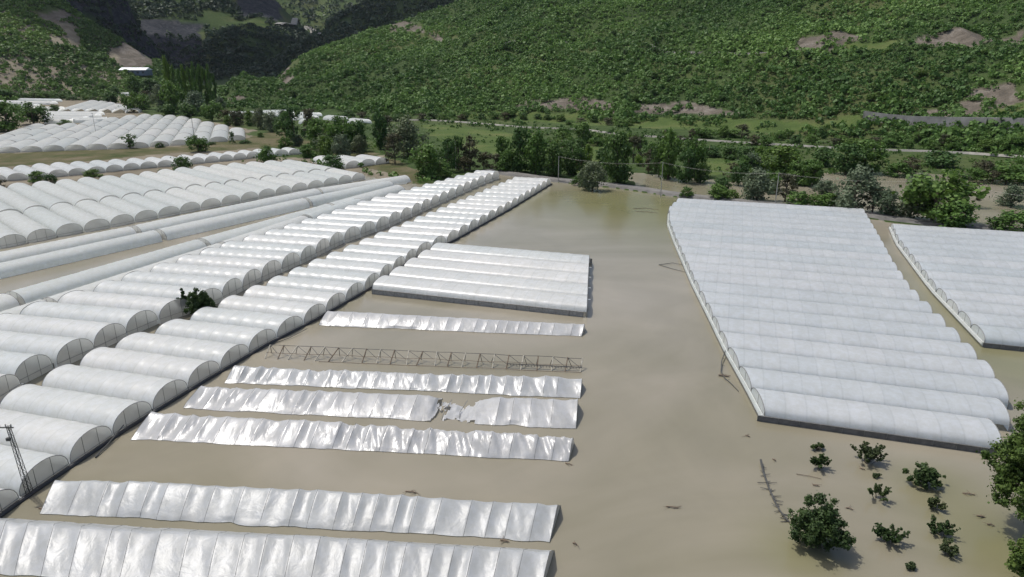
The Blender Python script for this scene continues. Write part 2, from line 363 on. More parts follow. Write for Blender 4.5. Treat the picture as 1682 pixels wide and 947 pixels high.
# ------------------------------------------------------------------ roads (draped ribbons)
def ribbon(name, pts, wd, mat, lift, label, skirt=1.2):
    P = np.array(pts); m = MB(); V = []
    # resample
    seg = np.hypot(*(P[1:, :2] - P[:-1, :2]).T); s = np.concatenate([[0], np.cumsum(seg)]); k = max(8, int(s[-1] / 8))
    q = np.linspace(0, s[-1], k); Px = np.stack([np.interp(q, s, P[:, i]) for i in range(2)], -1)
    T = np.gradient(Px, axis=0); T /= np.hypot(T[:, 0], T[:, 1])[:, None]; Nn = np.stack([-T[:, 1], T[:, 0]], -1)
    hh, _ = height(Px[:, 0], Px[:, 1]); hh = np.maximum(hh, .35) + lift
    k5 = np.ones(5) / 5; hh = np.convolve(np.pad(hh, 2, 'edge'), k5, 'valid')
    for i in range(k):
        for off, dz in ((-wd / 2 - skirt * 2, -skirt * 2), (-wd / 2, 0), (0, .06), (wd / 2, 0), (wd / 2 + skirt * 2, -skirt * 2)):
            V.append((Px[i, 0] + Nn[i, 0] * off, Px[i, 1] + Nn[i, 1] * off, hh[i] + dz))
    m.add(V, [(i * 5 + j, i * 5 + j + 1, i * 5 + j + 6, i * 5 + j + 5) for i in range(k - 1) for j in range(4)])
    return tag(m.build(name, mat), label, kind='structure')
LEVEE = plain('gravel_levee', (.14, .135, .125), .95, ns=.25)
TRACK = plain('pale_gravel_track', (.23, .22, .195), .95, ns=.2)
ribbon('levee_road', [(*G(*p), 0) for p in levee_px], 5.0, LEVEE, .75, 'grey gravel road on a low bank at the edge of the flood')
ribbon('farm_track', [hit(*p) for p in [(620, 199), (700, 198), (780, 203), (860, 210), (960, 214), (1020, 222)]], 2.2, TRACK, .9, 'pale farm track above the green meadow', .6)
ribbon('farm_track', [hit(*p) for p in [(1060, 225), (1140, 231), (1205, 235), (1250, 238), (1310, 241), (1375, 245), (1440, 248), (1510, 250), (1600, 254), (1720, 261)]], 1.4, TRACK, 1.0, 'straight pale track at the foot of the scrub hillside', .6)
ribbon('mountain_road', [hit(*p) for p in [(455, 43), (480, 42), (500, 43), (515, 50), (528, 59)]], 26, TRACK, 5, 'pale road crossing the dark gorge', 2)
ribbon('hill_terrace', [hit(*p) for p in [(830, 72), (950, 70), (1080, 82), (1180, 86), (1290, 88)]], 2.0, LEVEE, .5, 'narrow terrace road cut across the wooded hillside', 1)

# ------------------------------------------------------------------ greenhouses
ORD = ['', 'first', 'second', 'third', 'fourth', 'fifth', 'sixth', 'seventh', 'eighth', 'ninth', 'tenth', 'eleventh', 'twelfth', 'thirteenth', 'fourteenth', 'fifteenth', 'sixteenth', 'seventeenth', 'eighteenth', 'nineteenth', 'twentieth', 'twenty-first', 'twenty-second', 'twenty-third', 'twenty-fourth', 'twenty-fifth']
def cross(poly, n0, nv, d):
    """where the line {p.nv = n0} (running along d) meets a polyline (ends extended): coordinate along d"""
    q = [np.array(p) for p in poly]
    q = [q[0] + (q[0] - q[1]) / max(np.hypot(*(q[0] - q[1])), 1e-6) * 200] + q + [q[-1] + (q[-1] - q[-2]) / max(np.hypot(*(q[-1] - q[-2])), 1e-6) * 200]
    for a, b in zip(q[:-1], q[1:]):
        u, v = a @ nv - n0, b @ nv - n0
        if u * v <= 0 and u != v:
            t = u / (u - v); return float((a + (b - a) * t) @ d)
    return None
def arch(W, g, H, nv, e=.85, skew=0):
    t = np.linspace(math.pi, 0, nv + 1); y = W / 2 * np.cos(t); z = g + (H - g) * np.sin(t) ** e
    return y, z
def cover_mesh(L, W, g, H, hoop, nv, sag, sd, droop=0.0, e=.85, wall=True, sub=4, rough=0.03):
    nb = max(1, round(L / hoop)); nu = nb * sub
    xs = np.linspace(0, L, nu + 1); y, z = arch(W, g, H, nv, e)
    if wall: y = np.concatenate([[y[0]], y, [y[-1]]]); z = np.concatenate([[-.5], z, [-.5]])
    k = len(y); Xm, Ym = np.meshgrid(xs, y, indexing='ij'); Zm = np.tile(z, (nu + 1, 1))
    ph = np.abs(np.sin(np.pi * xs / (L / nb))) ** .9
    f = (1 - sag * ph[:, None] / (H - g))
    body = Zm > g - .001
    nz = (fbm(Xm * .25 + sd, Ym * .4, int(sd) % 91, 3) - .5) * rough * 2
    Zm = np.where(body, g + (Zm - g) * f * (1 + nz), Zm); Ym = np.where(body, Ym * (1 - .4 * sag * ph[:, None] / W), Ym)
    if droop: Zm = Zm - droop * (fbm(Xm * .03 + sd, 0 * Xm, 3, 2))
    II = np.arange((nu + 1) * k).reshape(nu + 1, k)
    Q = np.stack([II[:-1, :-1], II[1:, :-1], II[1:, 1:], II[:-1, 1:]], -1).reshape(-1, 4)
    return np.stack([Xm, Ym, Zm], -1).reshape(-1, 3), Q
def end_mesh(W, g, H, nv, x, e=.85, bottom=-.5):
    y, z = arch(W * .985, g, H - .03, nv, e)
    V = [(x, a, b) for a, b in zip(y, z)]; V += [(x, y[-1], bottom), (x, y[0], bottom)]
    m = MB(); m.add(V, [tuple(range(len(V)))]); return m
NT = 0
def tunnel(A, B, W, H=3.4, g=.4, hoop=2.2, mat=None, label='', group='', detail=2, sag=.12, e=.85, nv=14, posts=True, sk=(0, 0)):
    """one arched film tunnel from ground point A to ground point B"""
    global NT; NT += 1
    A = np.array(A); B = np.array(B); L = float(np.hypot(*(B - A))); rz = math.atan2(*(B - A)[::-1])
    t = empty('polytunnel', (A[0], A[1], 0), rz); tag(t, label, 'polytunnel', group)
    H = H * (1 + random.uniform(-.02, .02)); Wc = W * .965
    V, Q = cover_mesh(L, Wc, g, H, hoop, nv, sag, NT * 3.7, e=e, sub=4 if detail >= 1 else 2)
    sh = lambda P: [(p[0] + p[1] * (sk[0] * (1 - p[0] / L) + sk[1] * p[0] / L), p[1], p[2]) for p in P]
    V[:, 0] += V[:, 1] * (sk[0] * (1 - V[:, 0] / L) + sk[1] * V[:, 0] / L)
    mobj('film_cover', qmesh('film_cover', V, Q, mat or FILM, True), t)
    if detail >= 1:
        for x in (.12, L - .12):
            em = end_mesh(Wc, g, H, nv, x, e); em.v = sh(em.v); em.build('end_wall', ENDM, t)
        y, z = arch(Wc, g, H, nv, e); r = .06
        for x in (0, L):
            f = MB(); f.tube([(x, a, b) for a, b in zip(y, z)], r, 4)
            f.tube([(x, y[0], g), (x, y[-1], g)], r * .8, 4)
            if detail >= 2:
                for yy in (-W / 6, W / 6):
                    top = g + (H - g) * math.sin(math.acos(2 * yy / Wc)) ** e
                    f.tube([(x, yy, -.4), (x, yy, top)], r * .8, 4)
            f.v = sh(f.v); f.build('end_frame', STEEL, t)
    if detail >= 2:
        gt = MB(); gt.box((L / 2, W / 2, g - .04), (L + .3, .16, .10)); gt.build('gutter', GUTTER, t)
        for x in (-.05, L + .05): MB().tube([(x, W / 2, -.4), (x, W / 2, g + .1)], .09, 5).build('gutter_post', DARKSTEEL, t)
    return t
def strip(base, ridge, zb, zr, dpx, w, H, g, base_first=True, skip=lambda i, n: False, n=None, n_lim=None, labf=None, group='', mat=None, detail=2, gap=0.0, off=0.0, **kw):
    """row of parallel tunnels between a line of front feet (px at height zb) and a line of far ridge ends (px at zr)"""
    (a, za), (b, zbb) = dpx; d = G(*b, zbb) - G(*a, za); d /= np.hypot(*d); nv = np.array([-d[1], d[0]])
    PB = [G(*p, zb) for p in base]; PR = [G(*p, zr) if len(p) == 2 else np.array(p[:2]) for p in ridge]
    n0, n1 = PB[0] @ nv, PB[-1] @ nv; cnt = n or max(1, round(abs(n1 - n0) / w)); wd = (n1 - n0) / cnt
    out = []
    for i in range(cnt):
        c = n0 + (i + .5) * wd
        u, v = cross(PB, c, nv, d), cross(PR, c, nv, d)
        if u is None or v is None or abs(u - v) < 4 or skip(i, cnt): continue
        P0, P1 = nv * c + d * v, nv * c + d * u              # ridge end, base end
        if gap: P0 = P0 + (P1 - P0) / np.hypot(*(P1 - P0)) * gap
        if off: P1 = P1 + (P0 - P1) / np.hypot(*(P0 - P1)) * off
        Dn = np.hypot(*P1); dt = detail if Dn < 260 else min(detail, 1)
        if Dn > 480: dt = 0
        def slope(PL):
            a_, b_ = cross(PL, c - .4 * abs(wd), nv, d), cross(PL, c + .4 * abs(wd), nv, d)
            return 0 if a_ is None or b_ is None else max(-.45, min(.45, (b_ - a_) / (.8 * abs(wd))))
        out.append(tunnel(P0, P1, abs(wd), H, g, sk=(slope(PR), slope(PB)), label=labf(i, cnt) if labf else '', group=group, mat=mat, detail=dt, **kw))
    return out
def ends_label(kind, near, far):
    def f(i, n):
        if i < n / 2: return f'{kind}, {ORD[i + 1]} from {near}'
        return f'{kind}, {ORD[n - i]} from {far}'
    return f

# row A beside the wrecked tunnels
A_base = [(-60, 888), (53, 807), (129, 756), (206, 704), (332, 627), (433, 568), (515, 526), (611, 471), (686, 421), (745, 395), (838, 343), (905, 302)]
A_ridge = [(55, 622), (175, 562), (301, 518), (429, 463), (529, 420), (623, 381), (716, 343), (840, 292)]
tA = strip(A_base, A_ridge, 0, 3.3, (((245, 538), 3.3), ((409, 558), 3.3)), 8, 3.3, .45, mat=FILM, hoop=3.0,
      labf=ends_label('glossy arched tunnel beside the black pipe', 'the bottom of its row', 'the river end'), group='arched tunnels in the row beside the wrecked ones')
# row B behind it
B_base = [(-120, 715), (0, 663), (52, 624), (124, 594), (189, 564), (246, 538), (358, 499), (430, 462), (499, 432), (559, 402), (630, 376), (681, 354), (733, 330), (786, 306), (820, 293)]
B_ridge = [(-110, 560), (37, 502), (97, 484), (162, 465), (210, 448), (260, 433), (300, 420), (373, 396), (439, 378), (499, 360), (546, 345), (590, 330), (776, 281)]
tB = strip(B_base, B_ridge, 0, 4.3, (((37, 502), 4.3), ((223, 519), 4.3)), 8, 4.3, 1.1, mat=FILM, hoop=3.0,
      labf=ends_label('tall end-walled arched tunnel in the second row', 'its bottom', 'the river end'), group='arched tunnels in the second row')
# block C, two rows
C_dir = (((65, 310), 3.5), ((186, 363), 3.5))
C_mid = [(-60, 352), (13, 345), (63, 338), (115, 331), (156, 326), (196, 320), (233, 315), (273, 310), (340, 301), (396, 294), (449, 287), (510, 279), (560, 274)]
C_base = [(-60, 420), (0, 408), (71, 394), (121, 384), (168, 376), (212, 367), (249, 360), (287, 353), (321, 346), (399, 332), (480, 316), (559, 302), (600, 294)]
C_top = [(-80, 310), (27, 300), (70, 297), (107, 294), (146, 290), (190, 287), (233, 282), (283, 276), (366, 268), (433, 264), (532, 258), (600, 262)]
tC2 = strip(C_base, C_mid, 0, 3.6, C_dir, 8.2, 3.6, .7, mat=FILM_MILKY, hoop=2.2, sag=.06,
      labf=ends_label('bluish tunnel, lower tier of slanting block', 'the near end', 'the far end'), group='lower tier of slanting tunnels')
C_mid_base = [G(*p, 3.6) for p in C_mid]
def base_off(P, dpx, o):
    (a, za), (b, zb) = dpx; d = G(*b, zb) - G(*a, za); d /= np.hypot(*d); return [p - d * o for p in P]
def strip_w(PB, PR_px, zr, dpx, w, H, g, **kw):
    # base line given in metres: reuse strip through a tiny adapter
    global G
    old = G
    tab = {('w', i): p for i, p in enumerate(PB)}
    def G2(a, b, z=0.0): return tab[(a, b)] if a == 'w' else old(a, b, z)
    G = G2
    try: return strip([('w', i) for i in range(len(PB))], PR_px, 0, zr, dpx, w, H, g, **kw)
    finally: G = old
tC1 = strip_w(base_off(C_mid_base, C_dir, 1.6), C_top, 3.6, C_dir, 8.2, 3.7, .7, mat=FILM_MILKY, hoop=2.2, sag=.06,
      labf=ends_label('bluish tunnel, upper tier of slanting block', 'the near end', 'the far end'), group='upper tier of slanting tunnels')
# row D, short domes
D_base = [(-60, 304), (0, 299), (150, 286), (240, 277), (300, 272), (420, 259), (497, 253)]
D_top = [(-60, 279), (0, 273), (70, 266), (240, 257), (400, 245), (495, 239)]
tD = strip(D_base, D_top, 0.3, 4.2, C_dir, 8.0, 3.9, .8, mat=FILM, hoop=2.5, detail=1,
      labf=ends_label('short domed tunnel in the row below the grass', 'its near end', 'its far end'), group='short domed tunnels in a single row')
tD2 = strip([(568, 277), (640, 268)], [(560, 254), (632, 252)], 0.3, 4, C_dir, 9, 4, .8, mat=FILM, detail=1,
      labf=lambda i, n: f'small white tunnel by the trees past the domes, {ORD[i + 1]} of its cluster', group='cluster of tunnels by the trees')
# block E, three tiers running away
E_dir = (((96, 214), 3.5), ((25, 243), 3.5))
E_base = [(-80, 254), (0, 251), (203, 244), (300, 238), (404, 229)]
E_top = [(-80, 214), (0, 210), (60, 202), (100, 203), (180, 192), (230, 186), (300, 189), (345, 200), (405, 212)]
def lerp_line(P, Q, t, zp, zq):
    a = [G(*p, zp) for p in P]; b = [G(*q, zq) for q in Q]
    return a, b
EB = [G(*p, .3) for p in E_base]; ET = [G(*p, 4) for p in E_top]
dE = G(25, 243, 3.5) - G(96, 214, 3.5); dE /= np.hypot(*dE); nE = np.array([-dE[1], dE[0]])
nn = np.linspace(EB[0] @ nE, EB[-1] @ nE, 15); wE = abs(nn[1] - nn[0])
for i in range(14):
    c = (nn[i] + nn[i + 1]) / 2; u, v = cross(EB, c, nE, dE), cross(ET, c, nE, dE)
    if u is None or v is None or u - v < 12: continue
    k = min(5, max(1, round((u - v) / 45)))
    for j in range(k):
        a, b = v + (u - v) * j / k, v + (u - v) * (j + 1) / k - (1.5 if j < k - 1 else 0)
        tunnel(nE * c + dE * a, nE * c + dE * b, wE, 3.9, .8, 3, FILM_MILKY,
               f'far white polytunnel above the grass strip, {ORD[i + 1]} column, ' + (['front tier', 'second tier', 'third tier', 'rear tier', 'rearmost tier'][k - 1 - j]), 'far block of tunnels above the grass strip', 1, .05)
# further blocks in the valley
F_base = [(95, 184), (160, 184.5), (228, 186)]; F_top = [(80, 166), (165, 164), (228, 178)]
strip(F_base, F_top, .3, 4, E_dir, 13, 4.4, .8, mat=FILM_MILKY, detail=0, group='far tunnels behind the block',
      labf=lambda i, n: f'distant pale polytunnel between hedge and far block, {ORD[i + 1]} from the small bush')
def long_tunnel(a, b, za, W, H, label, group, mat=FILM_MILKY, detail=1, **kw):
    return tunnel(G(*a, za), G(*b, za), W, H, .8, 3, mat, label, group, detail, **kw)
for k, (a, b) in enumerate([((0, 161), (95, 163)), ((0, 165.5), (88, 167)), ((75, 187), (160, 187.5)), ((78, 191), (140, 192)), ((80, 195.5), (118, 196)), ((-20, 170), (60, 171.5)), ((74, 183.5), (165, 184)), ((120, 195), (176, 193)), ((60, 175.5), (100, 176))]):
    long_tunnel(a, b, 3.5, 13, 4.4, 'distant white polytunnel lying crosswise ' + ['at the back near the hedge', 'just in front of the hindmost', 'behind the small round bush', 'before the small round bush', 'next to the low grey bush', 'behind the dark round tree', 'at the front foot of the distant ones', 'beside the tiny dark bush', 'right of the dark round tree'][k], 'distant crosswise tunnels', detail=0)
for k, (a, b) in enumerate([((14, 149), (112, 150)), ((30, 153), (180, 153.5)), ((136, 143.5), (166, 142.5)), ((176, 142.3), (214, 141)), ((176, 148), (214, 147.5)), ((192, 153), (216, 152.5))]):
    long_tunnel(a, b, 3.5, 20, 5, 'faraway white polytunnel ' + ['beyond the hedge, longest one at the back', 'just beyond the hedge, lowest of the back ones', 'under the wooded hill, small one', 'under the wooded hill, beside the dark tree', 'beside the dark tree, second one down', 'beside the dark tree, third one down'][k], 'faraway tunnels under the wooded hill', detail=0)
for k, (a, b) in enumerate([((378, 183.5), (425, 183)), ((432, 182), (482, 181)), ((436, 186), (482, 185.5)), ((496, 185), (522, 186)), ((496, 190), (516, 191)), ((500, 196), (512, 197)), ((540, 190), (562, 192)), ((580, 195), (600, 197)), ((470, 192), (482, 192.5))]):
    long_tunnel(a, b, 3.5, 14, 4.4, 'white polytunnel glimpsed among riverside trees, ' + ['before the red bank', 'behind the grey willow', 'lower one behind the grey willow', 'right of the dark spiky tree, top one', 'right of the dark spiky tree, middle one', 'right of the dark spiky tree, bottom one', 'behind the broad green tree', 'left of the tall dark tree', 'seen through the dark spiky tree'][k], 'tunnels glimpsed among the riverside trees', detail=0)

# long parallel tunnels on both sides of the flooded lane
def long_run(pts, z, W, H, labels, group, g=.4):
    P = [G(*p, z) for p in pts]
    for k in range(len(P) - 1):
        d = (P[k + 1] - P[k]); L = np.hypot(*d); d /= L
        tunnel(P[k] + d * .8, P[k + 1] - d * .8, W, H, g, 2.5, FILM_MILKY, labels[k], group, 2 if np.hypot(*P[k]) < 300 else 1, .05)
lg = 'long tunnels along the flooded lane'
long_run([(-70, 428), (217, 371), (520, 309), (668, 287)], 3.2, 8, 3.2, ['long white tunnel above the flooded lane, outer line, near length', 'long white tunnel above the flooded lane, outer line, middle length', 'long white tunnel above the flooded lane, outer line, far length'], lg)
long_run([(-70, 447), (257, 377), (500, 325), (640, 296)], 3.2, 7.5, 3.2, ['long white tunnel right above the flooded lane, near length', 'long white tunnel right above the flooded lane, middle length', 'long white tunnel right above the flooded lane, far length'], lg)
long_run([(-120, 522), (15, 480), (328, 392), (540, 334), (655, 303)], 3.2, 8, 3.2, ['white tunnel end below the flooded lane at the frame edge, upper of two', 'long white tunnel right below the flooded lane, near length', 'long white tunnel right below the flooded lane, middle length', 'long white tunnel right below the flooded lane, far length'], lg)
long_run([(-120, 552), (75, 490), (363, 398), (500, 353), (590, 325)], 3.2, 7, 3.2, ['white tunnel end below the flooded lane at the frame edge, lower of two', 'long white tunnel against the second row, near length', 'long white tunnel against the second row, middle length', 'long white tunnel against the second row, far length'], lg)

# multi-span greenhouses: one building each, its bays as parts
def multispan(base, ridge, zb, zr, dpx, n, H, g, label, ridge_side, group=None, hoop=3.1, mat=FILM_ROOF, sidewall_mat=GREYPL, e=.8, first_side=True, end_white=True):
    (a, za), (b, zbb) = dpx; d = G(*b, zbb) - G(*a, za); d /= np.hypot(*d); nv = np.array([-d[1], d[0]])
    if nv[1] < 0: nv = -nv
    PB = [G(*p, zb) for p in base]; PR = [G(*p, zr) for p in ridge]
    n0, n1 = PB[0] @ nv, PB[-1] @ nv; wd = (n1 - n0) / n
    rz = math.atan2(d[1], d[0]); o = PB[0]; t = empty('multi_span_greenhouse', (o[0], o[1], 0), rz); tag(t, label, 'greenhouse', group)
    def loc(p): q = np.array(p) - o; return float(q @ d), float(q @ nv)
    for i in range(n):
        c = n0 + (i + .5) * wd; u, v = cross(PB, c, nv, d), cross(PR, c, nv, d); lo, hi = min(u, v), max(u, v)
        x0 = lo - o @ d; yc = c - o @ nv; L = hi - lo
        hb = H * (1 + random.uniform(-.015, .015))
        V, Q = cover_mesh(L, wd * .985, g, hb, hoop, 12, .05, i * 7.3, e=e, wall=False, sub=4, rough=.02)
        base_lo = abs(u - lo) < 1e-6; ua, ub = cross(PB, c - .45 * wd, nv, d), cross(PB, c + .45 * wd, nv, d)
        sl_ = 0 if ua is None or ub is None else (ub - ua) / (.9 * wd); sl_ = max(-.9, min(.9, sl_))
        shx = lambda xx, yy: xx + yy * sl_ * ((1 - xx / L) if base_lo else xx / L)
        V[:, 0] = shx(V[:, 0], V[:, 1])
        V = V + np.array([x0, yc, 0]); mobj('roof_bay', qmesh('roof_bay', V, Q, mat, True), t)
        for x in (x0 + .06, x0 + L - .06):
            m = end_mesh(wd * .985, g, hb, 12, x, e, -.5 if g < 5 else g); m.v = [(x0 + shx(q[0] - x0, q[1]), q[1] + yc, q[2]) for q in m.v]
            m.build('end_wall', FILM_MILKY if end_white else ENDM, t)
            y, z = arch(wd * .985, g, hb, 12, e); f = MB().tube([(x, yy + yc, zz) for yy, zz in zip(y, z)], .07, 4)
            f.tube([(x, yc - wd / 2, g), (x, yc + wd / 2, g)], .05, 4); 
            for yy in (-wd / 2, 0): f.tube([(x + .02, yc + yy, -.4), (x + .02, yc + yy, g if yy else hb)], .06, 4)
            f.v = [(x0 + shx(q[0] - x0, q[1] - yc), q[1], q[2]) for q in f.v]; f.build('end_frame', STEEL, t)
        if i < n - 1: MB().box((x0 + L / 2, yc + wd / 2, g - .05), (L - .3, .6, .12)).build('gutter', GUTTER, t)
    if end_white:                                    # low film apron and rail along the outer ends of the bays
        sgn = -1 if (PR[0] - PB[0]) @ d > 0 else 1; V = []
        for i in range(n + 1):
            c = n0 + (min(max(i, .05), n - .05)) * wd; x = cross(PB, c, nv, d) - o @ d; y = i * wd
            V += [(x + sgn * .05, y, g + .1), (x + sgn * .3, y, g + .12), (x + sgn * .5, y, g - .45)]
        am = MB(); am.add(V, [(i * 3 + j, i * 3 + 3 + j, i * 3 + 4 + j, i * 3 + 1 + j) for i in range(n) for j in (0, 1)]); am.build('end_apron', FILM_MILKY, t)
        rl = MB(); rl.tube([(q[0] + sgn * .15, q[1], q[2] + .1) for q in V[2::3]], .07, 4); rl.build('apron_rail', DARKSTEEL, t)
    for k, c in ((0, n0), (1, n1)):
        cc = c + (.05 if k == 0 else -.05) * np.sign(wd) ; u, v = cross(PB, n0 + (.5 if k == 0 else n - .5) * wd, nv, d), cross(PR, n0 + (.5 if k == 0 else n - .5) * wd, nv, d); lo, hi = min(u, v), max(u, v)
        x0 = lo - o @ d; L = hi - lo; y = (0 if k == 0 else wd * n) + (-.05 if k == 0 else .05)
        MB().box((x0 + L / 2, y, g / 2 - .3), (L, .05, g + .6)).build('side_wall', sidewall_mat, t)
        ps = MB()
        for x in np.arange(0, L + .1, 3.1): ps.tube([(x0 + x, y + (-.08 if k == 0 else .08), -.4), (x0 + x, y + (-.08 if k == 0 else .08), g + .05)], .05, 4)
        ps.tube([(x0, y - .08, g), (x0 + L, y - .08, g)], .06, 4); ps.build('side_frame', STEEL, t)
    return t
R_base = [(1254, 692), (1226, 640), (1192, 580), (1168, 530), (1138, 470), (1108, 400), (1098, 372), (1099, 350), (1116, 334)]
R_ridge = [(1622, 735), (1648, 665), (1646, 622), (1612, 585), (1572, 545), (1532, 505), (1495, 470), (1465, 425), (1446, 390), (1426, 356)]
multispan(R_base, R_ridge, 0, 2.6, (((1252, 645), 1), ((1621, 694), 1)), 21, 2.8, 1.0, 'broad white greenhouse of many joined arched bays standing in the flood', 'right')
R2_base = [(1615, 570), (1530, 480), (1472, 402), (1462, 377)]
R2_ridge = [(1990, 640), (1960, 500), (1900, 430), (1880, 392)]
multispan(R2_base, R2_ridge, 0, 2.6, (((1252, 645), 1), ((1621, 694), 1)), 13, 2.8, 1.0, 'white joined bay greenhouse cut off by the right frame edge, beyond the narrow channel', 'right')
M_base = [(964, 521), (966, 470), (968, 431)]
M_ridge = [(612, 462), (716, 399)]
multispan(M_base, M_ridge, 0, 3.0, (((718, 400), 3.0), ((968, 421), 3.0)), 5, 3.05, 1.25, 'compact white greenhouse of five joined bays with an open posted side wall', 'left', sidewall_mat=plain('pale_side_net', (.30, .29, .27), .7), mat=FILM, hoop=3.0, end_white=False)

# black edging along the feet of row A
eg = MB(); P = [G(*p) for p in A_base]; 
(a_, z_), (b_, _) = (((245, 538), 3.3), ((409, 558), 3.3)); dA = G(*b_, 3.3) - G(*a_, 3.3); dA /= np.hypot(*dA)
eg.tube([(*(p + dA * .45), .16) for p in P], .30, 6)
tag(eg.build('drain_pipe', BLACKPL), 'long black plastic pipe along the feet of the front row of tunnels', 'pipe')

# ------------------------------------------------------------------ wrecked half-sunk tunnels
def wreck(rl, rr, el, er, zr, label, ze=.1, sag=.22, wr=.16, seed=1, torn=None, mat=FILM_WET, hoop=3.0):
    a, b, c, d2 = G(*rl, zr), G(*rr, zr), G(*el, ze), G(*er, ze)
    L = float(np.hypot(*(b - a))); nb = max(4, round(L / hoop)); nu = nb * 12; nvn = 16; nvf = 8
    s = np.linspace(0, 1, nu + 1); tn = np.linspace(0, 1, nvn + 1)
    # profile from near edge (0) over the ridge (1) and down the far side (2)
    tt = np.concatenate([tn, np.linspace(1, 2, nvf + 1)[1:]]); k = len(tt)
    wd_ = .65 + .7 * hash2(np.arange(nb), np.zeros(nb), seed + 1); kn = np.concatenate([[0], np.cumsum(wd_)]); kn /= kn[-1]
    Sg, T = np.meshgrid(s, tt, indexing='ij'); Wg = np.interp(Sg, np.linspace(0, 1, nb + 1), kn)
    rid = a[None, None] * (1 - Wg[..., None]) + b[None, None] * Wg[..., None]; ea = c[None, None] * (1 - Wg[..., None]) + d2[None, None] * Wg[..., None]
    far = rid + (rid - ea) * .5
    u = np.clip(T, 0, 1)[..., None]; v = np.clip(T - 1, 0, 1)[..., None]
    XY = ea * (1 - u) + rid * u; XY = XY + (far - rid) * v
    prof = np.where(T <= 1, 1 - (1 - np.clip(T, 0, 1)) ** 1.35, 1 - np.clip(T - 1, 0, 1) ** 1.05 * 1.1)
    x = Wg * L; ph = np.abs(np.sin(np.pi * Sg * nb)) 
    ci = np.floor(Sg * nb); rnd = hash2(ci, ci * 0, seed)
    Zm = ze + (zr - ze) * prof
    body = np.sin(np.pi * np.clip(T / 2, 0, 1)) ** .5
    Zm = Zm - sag * (.35 + 1.2 * rnd) * ph * body * (.4 + .6 * np.sin(np.pi * np.clip(T, 0, 1) * .9))
    # taut creases running from each hoop down the slope, and loose crumples
    cr = (fbm(x * .55 + T * 1.1 + seed, T * .7 + rnd * 3, seed, 3) - .5); cr2 = 1 - np.abs(fbm(x * .8 + T * 1.5, T * .5, seed + 9, 3) * 2 - 1)
    cx = (fbm(x * .06, 0 * x, seed + 3, 2) ** 1.5) * 2.2
    Zm = Zm + (cr * 1.3 + (cr2 - .8) * .8) * wr * cx * body
    Zm = Zm + (fbm(x * .07, x * 0, seed + 4, 3) - .5) * .7 * body
    keep = np.ones((nu, k - 1), bool)
    XY = XY + ((fbm(x * .35, T * .5, seed + 6, 3) - .5) * .7 * np.where(T < .12, 1, .3))[..., None] * ((ea - rid) / np.hypot(*(ea - rid)[0, 0]))
    if torn:
        t0, t1 = torn; w_ = np.clip(np.minimum((Sg - t0) / .05, (t1 - Sg) / .05), 0, 1)
        Zm = Zm * (1 - w_ * .78) + w_ * (fbm(x * .9, T * 3, seed + 30, 4) - .42) * .9
        q1, q2, q3 = (fbm(x[:-1, :-1] * f_, T[:-1, :-1] * .8, seed + 40 + i_, 4) for i_, f_ in enumerate((.7, .5, .45))); t_ = T[:-1, :-1]
        keep = ~((w_[:-1, :-1] > .5) & ((t_ > 1.0 + .9 * (q1 - .42)) | (t_ < .9 * (q2 - .42)) | (q3 > .68)))
    II = np.arange((nu + 1) * k).reshape(nu + 1, k)
    Q = np.stack([II[:-1, :-1], II[1:, :-1], II[1:, 1:], II[:-1, 1:]], -1)[keep].reshape(-1, 4)
    t = empty('collapsed_tunnel', (c[0], c[1], 0)); tag(t, label, 'wrecked tunnel', 'wrecked half-sunk tunnels')
    V = np.stack([XY[..., 0] - c[0], XY[..., 1] - c[1], Zm], -1)
    mobj('film_sheet', qmesh('film_sheet', V.reshape(-1, 3), Q, mat, True), t)
    # loose dark end flap and hoops pressing through
    for ei, idx in ((0, 0), (1, nu)):
        sec = V[idx]; m = MB(); m.add([tuple(p) for p in sec] + [(sec[-1][0], sec[-1][1], -.4), (sec[0][0], sec[0][1], -.4)], [tuple(range(len(sec) + 2))]); m.build('end_flap', ENDM, t)
    for i in range(nb + 1):
        h = MB(); sec = V[min(i * 12, nu)]
        if torn and torn[0] < i / nb < torn[1]: continue
        h.tube([(p[0], p[1], p[2] + .0) for p in sec[::2]], .03, 4); h.build('hoop', STEEL, t)
    if torn:
        for i in range(nb + 1):
            h2 = MB(); q = i / nb
            if not (torn[0] < q < torn[1]): continue
            pr, pe = a + (b - a) * q - c, c + (d2 - c) * q - c
            h2.tube([(*(pe), -.2), (*(pe + (pr - pe) * .5 + [random.uniform(-.6, .6), 0]), .5), (*(pr + [random.uniform(-1, 1), .4]), 1.0)], .05, 4)
            h2.build('bent_hoop', STEEL, t)
    return t
wreck((-70, 851), (903, 905), (-95, 938), (884, 990), 2.1, 'nearest wrecked tunnel, taut grey plastic cut off by the bottom frame edge', mat=FILM_TAUT, seed=3, wr=.15, sag=.22)
wreck((90, 785), (916, 826), (66, 842), (903, 889), 2.0, 'half sunk grey plastic tunnel just above the nearest wreck', mat=FILM_TAUT, seed=8, wr=.2, sag=.26)
wreck((248, 675), (941, 718), (216, 721), (934, 757), 2.0, 'heavily creased silvery wrecked tunnel below the torn one', seed=14, wr=.50, sag=.42)
wreck((330, 632), (949, 658), (300, 670), (946, 704), 2.0, 'bright wrecked tunnel torn open near its right third', seed=21, wr=.42, sag=.38, torn=(.60, .79))
wreck((386, 599), (956, 621), (370, 628), (953, 653), 1.9, 'slim silvery wrecked tunnel just below the bare frame', seed=29, wr=.34, sag=.36)
wreck((538, 511), (960, 531), (523, 534), (955, 552), 1.8, 'slimmest wrecked tunnel, closest to the five bay greenhouse', seed=35, wr=.08, sag=.16)

